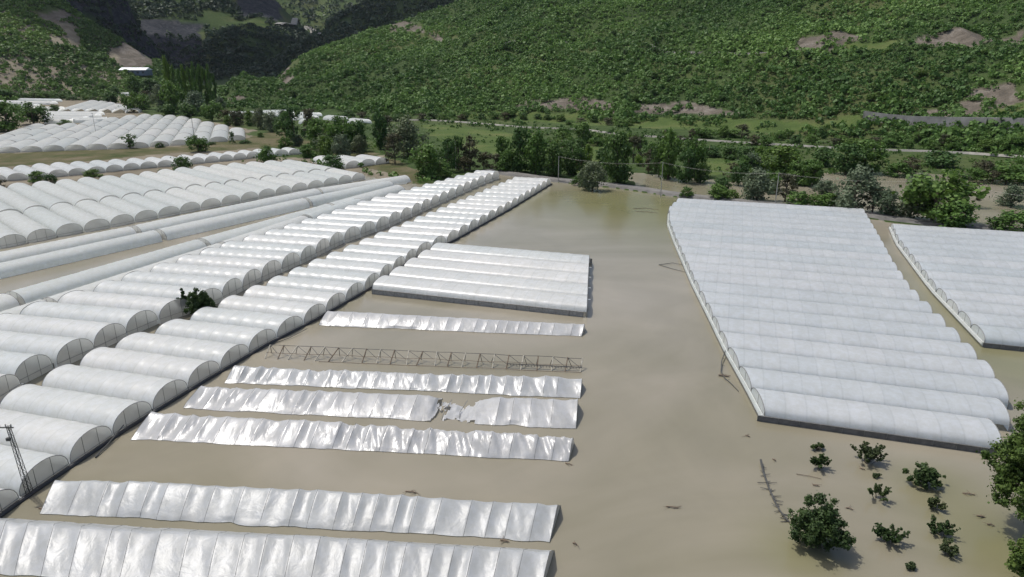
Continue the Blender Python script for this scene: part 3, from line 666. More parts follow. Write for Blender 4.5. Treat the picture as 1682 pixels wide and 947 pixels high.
# bare frame of a stripped tunnel
def bare_frame():
    a, b, c, d = G(444, 566, 1.9), G(957, 588, 1.9), G(432, 590, 0), G(955, 612, 0)
    t = empty('bare_tunnel_frame', (*c, 0)); tag(t, 'stripped tunnel skeleton of rails, posts and braces standing in the water', 'tunnel frame')
    n = 22; q = lambda i, z, k=0.0: ((a + (b - a) * i / n) * (1 - k) + (c + (d - c) * i / n) * k - c)
    rl = MB()
    pts = [(*q(i, 0), 1.9 + random.uniform(-.12, .08)) for i in range(n + 1)]
    rl.tube(pts, .055, 4); rl.build('top_rail', DARKSTEEL, t)
    lr = MB(); lr.tube([(*q(i, 0, .55), 1.0 + random.uniform(-.15, .1)) for i in range(n + 1)], .045, 4); lr.build('side_rail', RUSTW, t)
    lr = MB(); lr.tube([(*q(i, 0, 1.0), .12 + random.uniform(-.1, .08)) for i in range(4, n + 1)], .045, 4); lr.build('bottom_rail', RUSTW, t)
    for i in range(n + 1):
        lean = random.uniform(-.4, 1.5) if i < 13 else random.uniform(-.2, .3)
        p = q(i, 0); e = q(i, 0, 1.0)
        MB().tube([(p[0], p[1], 1.95), (e[0] - lean, e[1], -.3)], .11, 5).build('post', PALEWOOD if i % 2 == 0 else RUSTW, t)
        MB().tube([(p[0], p[1], 1.9), (p[0] + random.uniform(-.9, .9), p[1] + .5, -.3)], .06, 5).build('rear_post', DARKSTEEL, t)
        if i < n and (i % 5 != 4 or i < 12):
            e2 = q(i + 1, 0, .5); MB().tube([(p[0], p[1], 1.88), (e2[0] - random.uniform(0, .8), e2[1], .75 + random.uniform(-.3, .3))], .06, 4).build('brace', DARKSTEEL, t)
    m = MB()
    for i in range(17, n): 
        for k in range(5):
            p = q(i + k / 5, 0, .62); m.tube([(p[0], p[1], .75), (p[0] + .1, p[1] - .12, .4)], .05, 4)
    p0, p1 = q(17, 0, .62), q(n, 0, .62); m.tube([(*p0, .8), (*p1, .7)], .09, 4); m.build('drip_line', BLACKPL, t)
bare_frame()

# ------------------------------------------------------------------ poles and wires
def lattice_pole():
    b = G(50, 812); t = empty('lattice_pole', (*b, 0)); tag(t, 'dark steel lattice power pole at the near end of the tunnels', 'power pole')
    H = 10.6; w0, w1 = .62, .30; m = MB(); top = (-.55, 0)   # leans a little
    def leg(sx, sy, k): ww = w0 + (w1 - w0) * k; return (sx * ww / 2 + top[0] * k, sy * ww / 2 + top[1] * k, H * k - .3)
    for sx in (-1, 1):
        for sy in (-1, 1): MB().tube([leg(sx, sy, 0), leg(sx, sy, 1)], .05, 4).build('corner_leg', DARKSTEEL, t)
    for i in range(12):
        for (sa, sb) in (((-1, -1), (1, -1)), ((1, -1), (1, 1)), ((1, 1), (-1, 1)), ((-1, 1), (-1, -1))):
            A_, B_ = (sa, sb) if i % 2 else (sb, sa)
            m.tube([leg(*A_, i / 12), leg(*B_, (i + 1) / 12)], .028, 4)
            m.tube([leg(*sa, (i + 1) / 12), leg(*sb, (i + 1) / 12)], .022, 4)
    m.build('lattice_bracing', DARKSTEEL, t)
    MB().box((top[0] - .3, 0, H - .5), (1.9, .14, .12)).build('crossarm', DARKSTEEL, t)
    for x in (-1.0, -.2, .5): MB().tube([(top[0] - .1 + x, 0, H - .45), (top[0] - .1 + x, 0, H)], .07, 6).build('insulator', CONC, t)
    MB().box((top[0] - .1, -.35, H - 2.0), (.5, .3, .4)).build('switch_box', DARKSTEEL, t)
lattice_pole()
tops = []
for (x, yb, yt, lab) in [(749, 279, 226, 'slim dark utility pole among sparse trees above the second row of tunnels'), (917, 299, 257, 'slim grey utility pole on the levee road left of the willow'), (1085, 323, 268, 'grey utility pole at the flood edge between the willow and the broad greenhouse'),
                         (1273, 337, 287, 'grey utility pole behind the broad greenhouse'), (1537, 366, 305, 'grey utility pole beside the round dark green tree'), (1800, 392, 330, 'utility pole outside the right edge'),
                         (321, 238, 194, 'thin dark pole rising in front of the far tunnels'), (158, 221, 192, 'thin pale pole standing among the far tunnels')]:
    if x > 1682: b = G(x, yb); tops.append((b, 12)); continue
    b = G(x, yb); D = np.hypot(*b); h = (yb - yt) / F * D * 1.02
    t = empty('utility_pole', (*b, 0)); tag(t, lab, 'utility pole', 'utility poles')
    MB().tube([(0, 0, -.5), (0, 0, h)], .2, 7, .12).build('pole_shaft', CONC if x != 321 else DARKSTEEL, t)
    MB().box((0, 0, h - .4), (2.0, .12, .12), R(70)).build('crossarm', DARKSTEEL, t)
    if x > 800: tops.append((b, h))
for j in range(len(tops) - 1):
    for o in (-.9, 0, .9):
        (a, ha), (b, hb) = tops[j], tops[j + 1]; P = []
        for s in np.linspace(0, 1, 14): p = a + (b - a) * s; P.append((p[0] + o * .34, p[1] + o * .94, ha + (hb - ha) * s - .25 - 4 * s * (1 - s) * 1.6))
        tag(MB().tube(P, .013, 3, cap=False).build('power_line', CONC), f'thin pale power cable {["nearer", "middle", "farther"][int(o / .9) + 1]} of three over the ' + ['willow', 'flood edge', 'greenhouse back trees', 'right edge trees'][j], 'cable', 'power lines along the levee')

# retaining wall and building with the white roof
def wall_along(pts, h0, name, label, cat, mat):
    P = [hit(*p) for p in pts]; m = MB(); V = []
    for x, y, z in P:
        for dy, dz in ((0, -2), (0, 0), (2.2, h0), (3.4, h0), (3.4, -2)): V.append((x, y + dy, z + dz))
    m.add(V, [(i * 5 + j, i * 5 + 5 + j, i * 5 + 6 + j, i * 5 + 1 + j) for i in range(len(P) - 1) for j in range(4)]); tag(m.build(name, mat), label, cat)
wall_along([(1420, 199), (1455, 203), (1500, 207), (1560, 209), (1620, 211), (1682, 213), (1720, 214)], 6.5, 'retaining_wall', 'long grey stone retaining wall on the lower right hillside', 'wall', plain('grey_stone_wall', (.17, .17, .165), .9, ns=.12, amt=.4))
bx, by, bz = hit(224, 122); t = empty('warehouse', (bx, by, bz), R(-3)); tag(t, 'long low industrial building with bright white roof below the red quarry', 'building')
MB().box((0, 0, 3), (46, 20, 9)).build('wall', WALLB, t)
m = MB(); m.add([(-24, -11, 7.4), (24, -11, 7.4), (24, 11, 7.4), (-24, 11, 7.4), (-24, 0, 11.5), (24, 0, 11.5)], [(0, 1, 5, 4), (2, 3, 4, 5), (0, 4, 3), (1, 2, 5), (3, 2, 1, 0)]); m.build('roof', ROOFW, t)
for k in range(5): MB().box((-18 + k * 9, -10.1, 3.6), (3.6, .4, 3)).build('window', DARKSTEEL, t)
hx = hit(178, 100)

# ------------------------------------------------------------------ trees
def rand_unit(n): v = rng.normal(size=(n, 3)); return v / np.linalg.norm(v, axis=1)[:, None]
def leaf_cloud(cent, rad, per, size, flat=.85, jit=.75, up=.25, seed=0):
    """leaf cards spread through clumps; returns V, Q, tint. cent (n,3) rad (n,)"""
    n = len(cent); C = np.repeat(cent, per, 0); Rr = np.repeat(rad, per)
    u = rand_unit(n * per); r = np.clip(.35 + .45 * np.abs(rng.normal(size=n * per)), 0, 1.6)
    P = C + u * (Rr * r)[:, None] * np.array([1, 1, flat])
    nr_ = u + rand_unit(n * per) * jit + np.array([0, 0, up]); nr_ /= np.linalg.norm(nr_, axis=1)[:, None]
    t = np.cross(nr_, rand_unit(n * per)); t /= np.linalg.norm(t, axis=1)[:, None] + 1e-9; b = np.cross(nr_, t)
    s = (size * rng.uniform(.6, 1.35, n * per))[:, None] * (Rr / rad.mean())[:, None] ** .5
    V = np.stack([P - t * s - b * s * .6, P + t * s * .7 - b * s, P + t * s + b * s * .7, P - t * s * .6 + b * s], 1).reshape(-1, 3)
    Q = np.arange(n * per * 4).reshape(-1, 4)
    tint = np.repeat(rng.uniform(0, 1, n), per) * .55 + rng.uniform(0, .45, n * per)
    return V, Q, tint
def crown_tree(kind, seed):
    """unit tree: height 1, width about 1. returns (crown mesh, trunk mesh)"""
    global rng
    rng = np.random.default_rng(seed); rr = random.Random(seed); m = MB()
    if kind == 'poplar':
        n = 34; z = rng.uniform(.1, .97, n); w_ = .42 * np.sin(np.pi * np.clip(z * .93 + .05, 0, 1)) ** .6
        a = rng.uniform(0, 6.28, n); rad = rng.uniform(.4, 1, n) * w_ * .7; c = np.stack([rad * np.cos(a), rad * np.sin(a), z], 1)
        rc = np.full(n, .17) * rng.uniform(.7, 1.2, n); V, Q, T = leaf_cloud(c, rc, 50, .026, .55); mat = L_GREEN
        V[:, 2] = np.clip(V[:, 2], .02, 1.02)
    elif kind == 'bush':
        n = 26; a = rng.uniform(0, 6.28, n); el = rng.uniform(.0, 1, n); rad = .33 * np.sqrt(1 - el ** 2 * .8) * rng.uniform(.5, 1.1, n)
        c = np.stack([rad * np.cos(a), rad * np.sin(a), .12 + .64 * el], 1); V, Q, T = leaf_cloud(c, rng.uniform(.12, .22, n), 64, .026, .9); mat = L_DARK
    elif kind == 'sparse':
        n = 32; z = rng.uniform(.15, .95, n); a = rng.uniform(0, 6.28, n); rad = rng.uniform(.05, .42, n) * (1.15 - z * .6)
        c = np.stack([rad * np.cos(a), rad * np.sin(a), z], 1); V, Q, T = leaf_cloud(c, rng.uniform(.07, .15, n), 46, .021, .8); mat = L_GREY
    elif kind == 'willow':
        n = 44; a = rng.uniform(0, 6.28, n); el = rng.uniform(-.9, 1, n); rad = .40 * np.sqrt(np.clip(1 - el ** 2, .05, 1)) * rng.uniform(.3, 1.1, n)
        c = np.stack([rad * np.cos(a), rad * np.sin(a), .46 + .42 * el], 1); V, Q, T = leaf_cloud(c, rng.uniform(.10, .20, n), 58, .022, 1.15); mat = L_GREY
    else:                                             # broad
        n = 44; a = rng.uniform(0, 6.28, n); el = rng.uniform(-.95, 1, n); lop = .28 * np.cos(a + seed)
        rad = (.36 + lop * .3) * np.sqrt(np.clip(1 - el ** 2 * .9, .05, 1)) * rng.uniform(.35, 1.15, n)
        c = np.stack([rad * np.cos(a), rad * np.sin(a), .49 + .40 * el], 1); V, Q, T = leaf_cloud(c, rng.uniform(.10, .2, n), 60, .024, .85); mat = L_GREEN
    th = .92 if kind == 'poplar' else .8
    m.tube([(0, 0, -.05), (.01, .0, th * .4), (rr.uniform(-.03, .03), rr.uniform(-.03, .03), th)], .032 if kind != 'bush' else .02, 7, .008)
    for i in range(9 if kind != 'poplar' else 5):
        p = c[rr.randrange(len(c))]; z0 = max(.06, min(p[2] * .6, .5))
        m.tube([(0, 0, z0), (p[0] * .5, p[1] * .5, (z0 + p[2]) / 2 + .02), tuple(p)], .014, 5, .004)
    return qmesh('crown', V, Q, mat, False, {'tint': ('FACE', T)}), m.mesh('trunk', BARK, True)
LIB = {}
for ki, k in enumerate(['broad', 'poplar', 'bush', 'sparse', 'willow']): LIB[k] = [crown_tree(k, 100 + ki * 10 + s) for s in range(4 if k == 'broad' else 3)]
def recolour(me, mat): c = me.copy(); c.materials.clear(); c.materials.append(mat); return c
KIND = {'green': [(recolour(a, L_GREEN), b) for a, b in LIB['broad']], 'dark': [(recolour(a, L_DARK), b) for a, b in LIB['broad']],
        'bright': [(recolour(a, L_BRIGHT), b) for a, b in LIB['broad']], 'brown': [(recolour(a, L_BROWN), b) for a, b in LIB['sparse']],
        'grey': LIB['willow'], 'sparse': [(recolour(a, L_DARK), b) for a, b in LIB['sparse']], 'poplar': LIB['poplar'],
        'bush': LIB['bush'], 'gbush': [(recolour(a, L_GREEN), b) for a, b in LIB['bush']], 'lpoplar': [(recolour(a, L_BRIGHT), b) for a, b in LIB['poplar']]}
WORD = {'green': 'leafy green tree', 'dark': 'dark green tree', 'bright': 'bright yellow-green tree', 'brown': 'thin olive-brown tree', 'grey': 'grey-green willow', 'sparse': 'sparse dark tree with open branches',
        'poplar': 'tall narrow poplar', 'bush': 'dark rounded bush', 'gbush': 'rounded green bush', 'lpoplar': 'narrow light green tree'}
ti = 0
def tree(px, yb, yt, wpx, kind, where, z=None, group='trees and bushes of the valley', world=None):
    global ti; ti += 1
    if world is not None: b = np.array(world[:2]); z0 = world[2]
    elif z is None: x, y, z0 = hit(px, yb); b = np.array([x, y])
    else: b = G(px, yb, z); z0 = z
    D = math.sqrt(b[0] ** 2 + b[1] ** 2 + (CAM_H - z0) ** 2); h = max(1.0, (yb - yt) / F * D * 1.03 * (b[1] * CP + (CAM_H - z0) * SP) / D / max(.6, math.cos(math.atan2(CAM_H - z0, np.hypot(*b)))))
    wd = wpx / F * D * 1.1
    nm = 'bush' if 'bush' in kind else 'willow_tree' if kind == 'grey' else 'poplar_tree' if 'poplar' in kind else 'tree'
    t = empty(nm, (b[0], b[1], z0 - .1), random.uniform(0, 6.28)); t.scale = (wd, wd, h)
    tag(t, f'{WORD[kind]} {where}', 'bush' if 'bush' in kind else 'tree', group)
    cm, tm_ = KIND[kind][ti % len(KIND[kind])]
    mobj('crown', cm, t); mobj('trunk', tm_, t); return t

TREES = [
 # riverside belt, left to right: base x, base y, top y, width (photo px), kind, where
 (448, 217, 184, 28, 'grey', 'between the far tunnels and the riverside white tunnels'), (485, 240, 180, 34, 'sparse', 'standing tall against the white tunnels by the river'),
 (526, 245, 196, 46, 'green', 'right of the tall spiky one by the river'), (567, 250, 188, 44, 'green', 'left of the tallest dark riverside one'), (590, 249, 200, 34, 'dark', 'squeezed between two broad riverside crowns'),
 (625, 246, 184, 32, 'dark', 'tall one behind the bend of the river belt'), (671, 259, 196, 60, 'grey', 'largest pale one at the left of the meadow'), (649, 270, 222, 38, 'brown', 'at the corner of the small cluster of tunnels'),
 (548, 279, 250, 42, 'bush', 'before the far end of the slanting block'), (440, 267, 235, 30, 'gbush', 'at the end of the row of domes'), (507, 260, 238, 32, 'green', 'low one beside the end of the domes'), (470, 246, 222, 26, 'gbush', 'behind the end of the domes'),
 (412, 207, 182, 22, 'green', 'left of the willow near the far tunnels'), (428, 213, 178, 22, 'grey', 'slimmer one next to the far tunnels'), (396, 205, 183, 24, 'brown', 'behind the far block tip'), (371, 200, 180, 24, 'brown', 'by the back edge of the far block'),
 (702, 294, 240, 52, 'green', 'covering the far corner of the second row of tunnels'), (724, 292, 258, 40, 'gbush', 'at the far end of the second tunnel row'), (736, 284, 231, 38, 'sparse', 'on the near side of the meadow, left'), (753, 281, 226, 26, 'sparse', 'beside the slim pole at the meadow'),
 (772, 281, 224, 46, 'brown', 'in the middle before the meadow'), (795, 280, 250, 32, 'brown', 'low one before the meadow'), (815, 282, 254, 36, 'brown', 'at the right foot of the meadow'), (833, 283, 240, 30, 'green', 'where the meadow meets the thicket'),
 (854, 284, 212, 44, 'dark', 'at the right edge of the meadow'), (880, 287, 218, 44, 'green', 'in the thicket left of the levee pole'), (908, 290, 236, 44, 'dark', 'behind the slim levee pole'), (940, 289, 236, 40, 'dark', 'left of the front willow'),
 (966, 284, 240, 22, 'lpoplar', 'rising behind the front willow'), (990, 286, 240, 30, 'dark', 'between the narrow light one and the large dark one'), (1013, 303, 220, 56, 'dark', 'largest one right behind the front willow'), (973, 312, 266, 46, 'grey', 'round one in front on the levee at the water edge'),
 (950, 306, 286, 26, 'gbush', 'at the left foot of the front willow'), (1048, 274, 254, 16, 'bright', 'small one behind the river bank'), (1040, 268, 225, 34, 'brown', 'behind the small bright one'), (1065, 285, 245, 28, 'brown', 'on the far river bank, left'),
 (1097, 294, 216, 46, 'green', 'tall one beyond the middle utility pole'), (1082, 290, 232, 28, 'dark', 'left flank of the tall one beyond the pole'), (1127, 301, 246, 34, 'dark', 'right of the tall one beyond the pole'), (1140, 290, 222, 34, 'green', 'behind and right of the tall one beyond the pole'),
 (1128, 325, 304, 24, 'gbush', 'on the levee by the top corner of the broad greenhouse'), (1165, 258, 236, 42, 'bush', 'below the pale track, left'), (1200, 262, 238, 36, 'bush', 'below the pale track, middle'), (1233, 260, 236, 42, 'bush', 'below the pale track, right'),
 (1150, 299, 268, 30, 'dark', 'behind the left back corner of the broad greenhouse'), (1177, 329, 303, 40, 'green', 'behind the greenhouse back edge, leftmost'), (1198, 329, 308, 32, 'gbush', 'second behind the greenhouse back edge'),
 (1213, 305, 266, 26, 'dark', 'in the river thicket, slim one'), (1230, 286, 252, 36, 'grey', 'pale one under the track bushes'), (1243, 330, 278, 56, 'grey', 'wide one behind the greenhouse back edge'), (1280, 290, 240, 60, 'green', 'wide one reaching up to the track'),
 (1262, 312, 280, 34, 'green', 'middle of the river thicket'), (1289, 332, 288, 44, 'brown', 'right of the wide willow behind the greenhouse'), (1310, 339, 309, 40, 'gbush', 'third bush from the left behind the greenhouse'), (1322, 304, 264, 42, 'green', 'left of the bare mud patch'),
 (1339, 340, 316, 32, 'gbush', 'below the bare mud patch'), (1350, 274, 243, 40, 'dark', 'above the bare mud patch'), (1360, 344, 318, 34, 'green', 'at the right foot of the mud patch'), (1390, 286, 236, 56, 'dark', 'large one left of the river bend'),
 (1400, 349, 279, 70, 'grey', 'largest one behind the right end of the broad greenhouse'), (1417, 284, 232, 56, 'green', 'touching the pale track'), (1432, 352, 312, 40, 'brown', 'right of the largest willow behind the greenhouse'), (1455, 356, 312, 46, 'grey', 'by the head of the narrow channel'),
 (1494, 359, 312, 44, 'grey', 'left of the tallest right hand crown'), (1474, 290, 262, 40, 'gbush', 'on the far river bank under the track'), (1492, 288, 258, 44, 'brown', 'on the far river bank, bushy'), (1538, 275, 244, 56, 'bush', 'very dark one covering part of the pale track'),
 (1531, 365, 276, 94, 'green', 'tallest broad one behind the second greenhouse'), (1576, 338, 286, 54, 'brown', 'behind the round dark one'), (1568, 380, 330, 64, 'green', 'round one standing at the edge of the second greenhouse'), (1660, 381, 340, 60, 'gbush', 'at the right frame edge above the second greenhouse'),
 (1658, 339, 305, 40, 'grey', 'small one on the river bank near the frame edge'), (1613, 298, 264, 36, 'brown', 'leafless looking one on the far bank'), (1652, 300, 264, 60, 'gbush', 'spreading on the slope by the frame edge'), (1690, 296, 258, 50, 'green', 'cut by the right frame edge under the track'),
 (1630, 302, 280, 26, 'brown', 'next to the leafless looking one'), (1510, 312, 284, 34, 'grey', 'between river and track'), (1600, 300, 276, 30, 'green', 'half hidden behind the brown one'),
 # left part
 (14, 216, 168, 46, 'green', 'leftmost one at the frame edge by the far block'), (56, 204, 166, 40, 'dark', 'round one rising from the far tunnels'), (91, 183, 170, 16, 'bush', 'small round one between far tunnels'), (106, 205, 195, 20, 'gbush', 'low one in the gap of the far tunnels'),
 (146, 206, 199, 11, 'bush', 'tiny one among the far tunnels'), (125, 198, 191, 10, 'gbush', 'tiny paler one among the far tunnels'), (193, 204, 200, 10, 'gbush', 'tiny one near the thin pale pole'), (-25, 214, 172, 46, 'dark', 'beyond the left frame edge'),
 (214, 244, 220, 28, 'sparse', 'spiky one on the grass strip below the far block'), (327, 250, 220, 30, 'green', 'at the foot of the thin dark pole'), (301, 281, 253, 30, 'bush', 'between the domes and the slanting block'), (263, 243, 232, 14, 'bush', 'small one on the grass strip'),
 (382, 237, 216, 10, 'sparse', 'thin one in front of the far block tip'), (402, 236, 228, 20, 'bush', 'low one on the grass by the far block tip'), (348, 238, 232, 15, 'bush', 'low one right of the pole tree'), (429, 226, 216, 12, 'gbush', 'single one on the dry grass'),
 (62, 300, 281, 22, 'green', 'left of a pair in the mud above the slanting block'), (84, 300, 283, 18, 'bush', 'right of a pair in the mud above the slanting block'), (155, 292, 276, 28, 'gbush', 'single one in the mud above the slanting block'), (4, 312, 296, 20, 'brown', 'at the frame edge above the slanting block'),
 (265, 284, 276, 10, 'bush', 'tiny one at the back of the slanting block'), (220, 184, 150, 30, 'green', 'large one at the corner of the faraway tunnels'), (224, 163, 126, 24, 'dark', 'upright one left of the poplar stand'), (249, 158, 129, 34, 'dark', 'round dome shaped one left of the poplar stand'),
 (238, 180, 155, 26, 'green', 'below the dome shaped one'), (265, 184, 140, 26, 'grey', 'pale slim one at the left foot of the poplars'), (285, 187, 136, 38, 'green', 'in front of the leftmost poplar'), (308, 196, 170, 32, 'dark', 'dark mass under the poplars'), (324, 190, 151, 38, 'grey', 'rounded one in front of the poplars'),
 (349, 199, 165, 30, 'green', 'right foot of the poplar stand'), (278, 194, 172, 26, 'dark', 'left of the dark mass under the poplars'), (184, 170, 150, 24, 'dark', 'beside the faraway tunnels'), (190, 157, 143, 14, 'dark', 'between two faraway tunnels'), (168, 146, 138, 10, 'dark', 'in a gap of the faraway tunnels'),
 (40, 164, 150, 18, 'bush', 'first of the hedge behind the far tunnels'), (57, 163, 148, 22, 'gbush', 'second of the hedge behind the far tunnels'), (78, 163, 150, 20, 'gbush', 'third of the hedge behind the far tunnels'), (98, 164, 151, 20, 'bush', 'fourth of the hedge behind the far tunnels'),
 (119, 165, 156, 18, 'bush', 'fifth of the hedge behind the far tunnels'), (138, 165, 153, 16, 'gbush', 'sixth of the hedge behind the far tunnels'), (155, 166, 155, 16, 'bush', 'seventh of the hedge behind the far tunnels'), (170, 168, 154, 16, 'gbush', 'last of the hedge behind the far tunnels'),
 (4, 163, 148, 30, 'dark', 'at the frame edge behind the far tunnels'), (22, 162, 150, 18, 'bush', 'next to the frame edge hedge start'),
]
for t_ in TREES: tree(*t_)
for k, (x, yt, w_) in enumerate([(283, 101, 15), (292, 110, 11), (301, 113, 12), (309, 112, 12), (318, 111, 13), (326, 111, 12), (334, 110, 14), (342, 110, 13), (350, 112, 12), (357, 122, 9)]):
    tree(x, 176 + (k % 3), yt + (k * 7 % 5) * 2 - 3, w_ - 1, 'lpoplar' if k in (0, 3) else 'poplar', f'{ORD[k + 1]} from the left in the tall poplar stand', group='stand of tall poplars')

fr = random.Random(21)
for (x0, x1, y0, y1, n_) in [(372, 470, 194, 212, 9), (508, 640, 222, 262, 13), (455, 520, 215, 250, 4), (700, 860, 268, 286, 8), (860, 965, 255, 288, 8), (1130, 1400, 268, 325, 12), (230, 372, 168, 192, 6)]:
    for i in range(n_):
        x, yb = fr.uniform(x0, x1), fr.uniform(y0, y1); w_ = fr.uniform(20, 34) * (.6 if yb < 215 else 1)
        tree(x, yb, yb - w_ * fr.uniform(.8, 1.5), w_, fr.choice(['green', 'dark', 'grey', 'brown', 'gbush', 'green']), 'in the riverside thicket', group='riverside thicket')
# a hedge-like row of dark rounded bushes along the foot of the hillside
hr = random.Random(5)
belt = []
for i in range(34):
    x = 1095 + i * 18 + hr.uniform(-6, 6); y0 = 228 + (x - 1100) * .018 + hr.uniform(-9, 6); belt.append((x, y0 + 4, y0 - hr.uniform(10, 19), hr.uniform(18, 30)))
for i in range(26):
    x = 560 + i * 19 + hr.uniform(-8, 8); y0 = 196 + hr.uniform(-6, 4) + max(0, (x - 860)) * .09; belt.append((x, y0, y0 - hr.uniform(8, 16), hr.uniform(14, 26)))
for i in range(24):
    x = hr.uniform(870, 1080); belt.append((x, hr.uniform(222, 262), 0, hr.uniform(18, 34)))
for (x, yb, yt, w_) in belt:
    if not yt: yt = yb - w_ * hr.uniform(.6, 1.1)
    tree(x, yb, yt, w_, hr.choice(['bush', 'gbush', 'gbush', 'green', 'green', 'brown']), 'in the dense belt at the foot of the hillside', group='tree belt at the foot of the hillside')

# ------------------------------------------------------------------ scrub and forest on the slopes (too many to count)
def scatter(name, n, region, r0, r1, per, mat, label, seed, sel, cards=.30, kind='stuff', lo=.4):
    global rng
    rng = np.random.default_rng(seed)
    (a0, a1), (d0, d1) = region
    a = rng.uniform(a0, a1, n); r = np.sqrt(rng.uniform(d0 ** 2, d1 ** 2, n)); x, y = r * np.sin(a), r * np.cos(a)
    h, who_ = height(x, y); k = sel(x, y, h, who_); x, y, h = x[k], y[k], h[k]
    # slopes turned away from the camera are never seen: keep those in sight (with a margin)
    up = CAM_H + 200
    dens = fbm(x * .012, y * .012, seed, 4); k = rng.uniform(0, 1, len(x)) < np.clip((dens - .25) * 5, lo, 1); x, y, h = x[k], y[k], h[k]
    for P in cliffs: k = ~pip(x, y, P) | (rng.uniform(0, 1, len(x)) < .4 * (h < 120)); x, y, h = x[k], y[k], h[k]
    for P in rocks[-5:-1] + [hp([(448, 37), (505, 36), (536, 58), (524, 66), (498, 50), (450, 50)])]: k = ~pip(x, y, P); x, y, h = x[k], y[k], h[k]
    for P in rocks + mead: k = ~pip(x, y, P) | (rng.uniform(0, 1, len(x)) < .6 * (fbm(x * .06, y * .06, 31, 2) > .52)); x, y, h = x[k], y[k], h[k]
    rad = (r0 + (r1 - r0) * rng.uniform(0, 1, len(x)) ** 1.7) * (.75 + .6 * fbm(x * .02, y * .02, seed + 2, 2)) * (1 + .5 * (rng.uniform(0, 1, len(x)) < .1))
    c = np.stack([x, y, h + rad * .45], 1)
    m = len(c); C = np.repeat(c, per, 0); Rr = np.repeat(rad, per); u = rand_unit(m * per); u[:, 2] = np.abs(u[:, 2]) * 1.1 - .15
    P = C + u * (Rr * rng.uniform(.6, 1.05, m * per))[:, None] * np.array([1, 1, .95])
    q = u + rand_unit(m * per) * .6; q /= np.linalg.norm(q, axis=1)[:, None]
    t = np.cross(q, rand_unit(m * per)); t /= np.linalg.norm(t, axis=1)[:, None] + 1e-9; b = np.cross(q, t)
    s = (Rr * cards * rng.uniform(.5, 1.2, m * per))[:, None]
    V = np.stack([P - t * s - b * s * .6, P + t * s * .7 - b * s, P + t * s + b * s * .7, P - t * s * .6 + b * s], 1).reshape(-1, 3)
    zone = fbm(x * .007 + 50, y * .007, 8, 3)
    z2 = fbm(x * .025 + 9, y * .025, 18, 3)
    T = np.repeat(np.clip((zone - .33) * 1.6 + (z2 - .5) * .9, 0, .8) + rng.uniform(-.1, .35, m) ** 1.0, per) * .85 + rng.uniform(0, .15, m * per); T = np.clip(T, 0, 1)
    me = qmesh(name, V, np.arange(m * per * 4).reshape(-1, 4), mat, False, {'tint': ('FACE', T)})
    tag(mobj(name, me), label, kind=kind); return m
hill = lambda x, y, h, w_: (w_ == 1) & (h > .5)
scatter('hillside_scrub', 72000, ((R(-26), R(40)), (440, 1500)), 1.5, 3.7, 20, L_SCRUB, 'dense green scrub covering the long hillside', 61, hill)
scatter('low_scrub', 24000, ((R(-26), R(42)), (440, 1500)), .9, 2.0, 14, L_SCRUB, 'low undergrowth between the hillside bushes', 62, hill)
scatter('wooded_slope', 22000, ((R(-42), R(-20)), (1000, 1800)), 2.2, 5.2, 20, L_SCRUB, 'wooded slope behind the far tunnels', 63, lambda x, y, h, w_: (w_ == 2))
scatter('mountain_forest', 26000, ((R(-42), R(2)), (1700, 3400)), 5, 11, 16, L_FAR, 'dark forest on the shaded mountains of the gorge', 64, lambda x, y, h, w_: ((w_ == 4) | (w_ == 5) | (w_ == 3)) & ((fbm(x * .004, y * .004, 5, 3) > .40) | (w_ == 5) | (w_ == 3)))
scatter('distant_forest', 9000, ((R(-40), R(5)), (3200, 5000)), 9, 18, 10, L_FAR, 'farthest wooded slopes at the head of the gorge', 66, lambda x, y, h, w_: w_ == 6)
scatter('valley_undergrowth', 6000, ((R(-24), R(42)), (290, 760)), .8, 2.2, 16, L_GREEN, 'green undergrowth between the river and the hillside', 65,
        lambda x, y, h, w_: (h < 12) & ~pip(x, y, flood) & ~pip(x, y, river) & ~pip(x, y, field) & (y > 250) & (x > -150) & ~pip(x, y, [G(*p) for p in [(780, 270), (900, 285), (1110, 310), (1400, 344), (1700, 378), (1700, 395), (1400, 366), (1110, 330), (900, 305), (780, 295)]]))

# the largest single bushes and trees of the slope stand as objects of their own
hr = random.Random(11)
for i in range(70):
    px, py = hr.uniform(480, 1675), hr.uniform(60, 176)
    if px < 760 and py < 110: continue
    p = hit(px, py)
    if any(pip(SX([p[0]]), SX([p[1]]), P)[0] for P in rocks + mead): continue
    w_ = hr.uniform(11, 19) * (1.0 if px > 1100 else .8)
    tree(px, py + 4, py - w_ * .55, w_, hr.choice(['bush', 'gbush', 'dark', 'green']), 'standing out of the hillside scrub', group='larger bushes on the scrub hillside', world=p)

def number_group(gname, tail):
    by = {}
    for o in [o for o in COL.objects if o.get('group') == gname]: by.setdefault(o['label'], []).append(o)
    for lab, os_ in by.items():
        os_.sort(key=lambda o: o.location.x / o.location.y); base = next(w_ for w_ in WORD.values() if lab.startswith(w_)); n = len(os_)
        for i, o in enumerate(os_):
            o['label'] = f'{ORD[i + 1]} {base} from the left {tail}' if i < n / 2 else f'{(ORD[n - i] + " ") if n - i > 1 else ""}{"last " if n - i == 1 else ""}{base} from the right {tail}'.replace('last ', 'first ')
number_group('tree belt at the foot of the hillside', 'in the belt below the hill')
number_group('riverside thicket', 'filling the riverside thicket')
number_group('larger bushes on the scrub hillside', 'standing out of the hillside scrub')

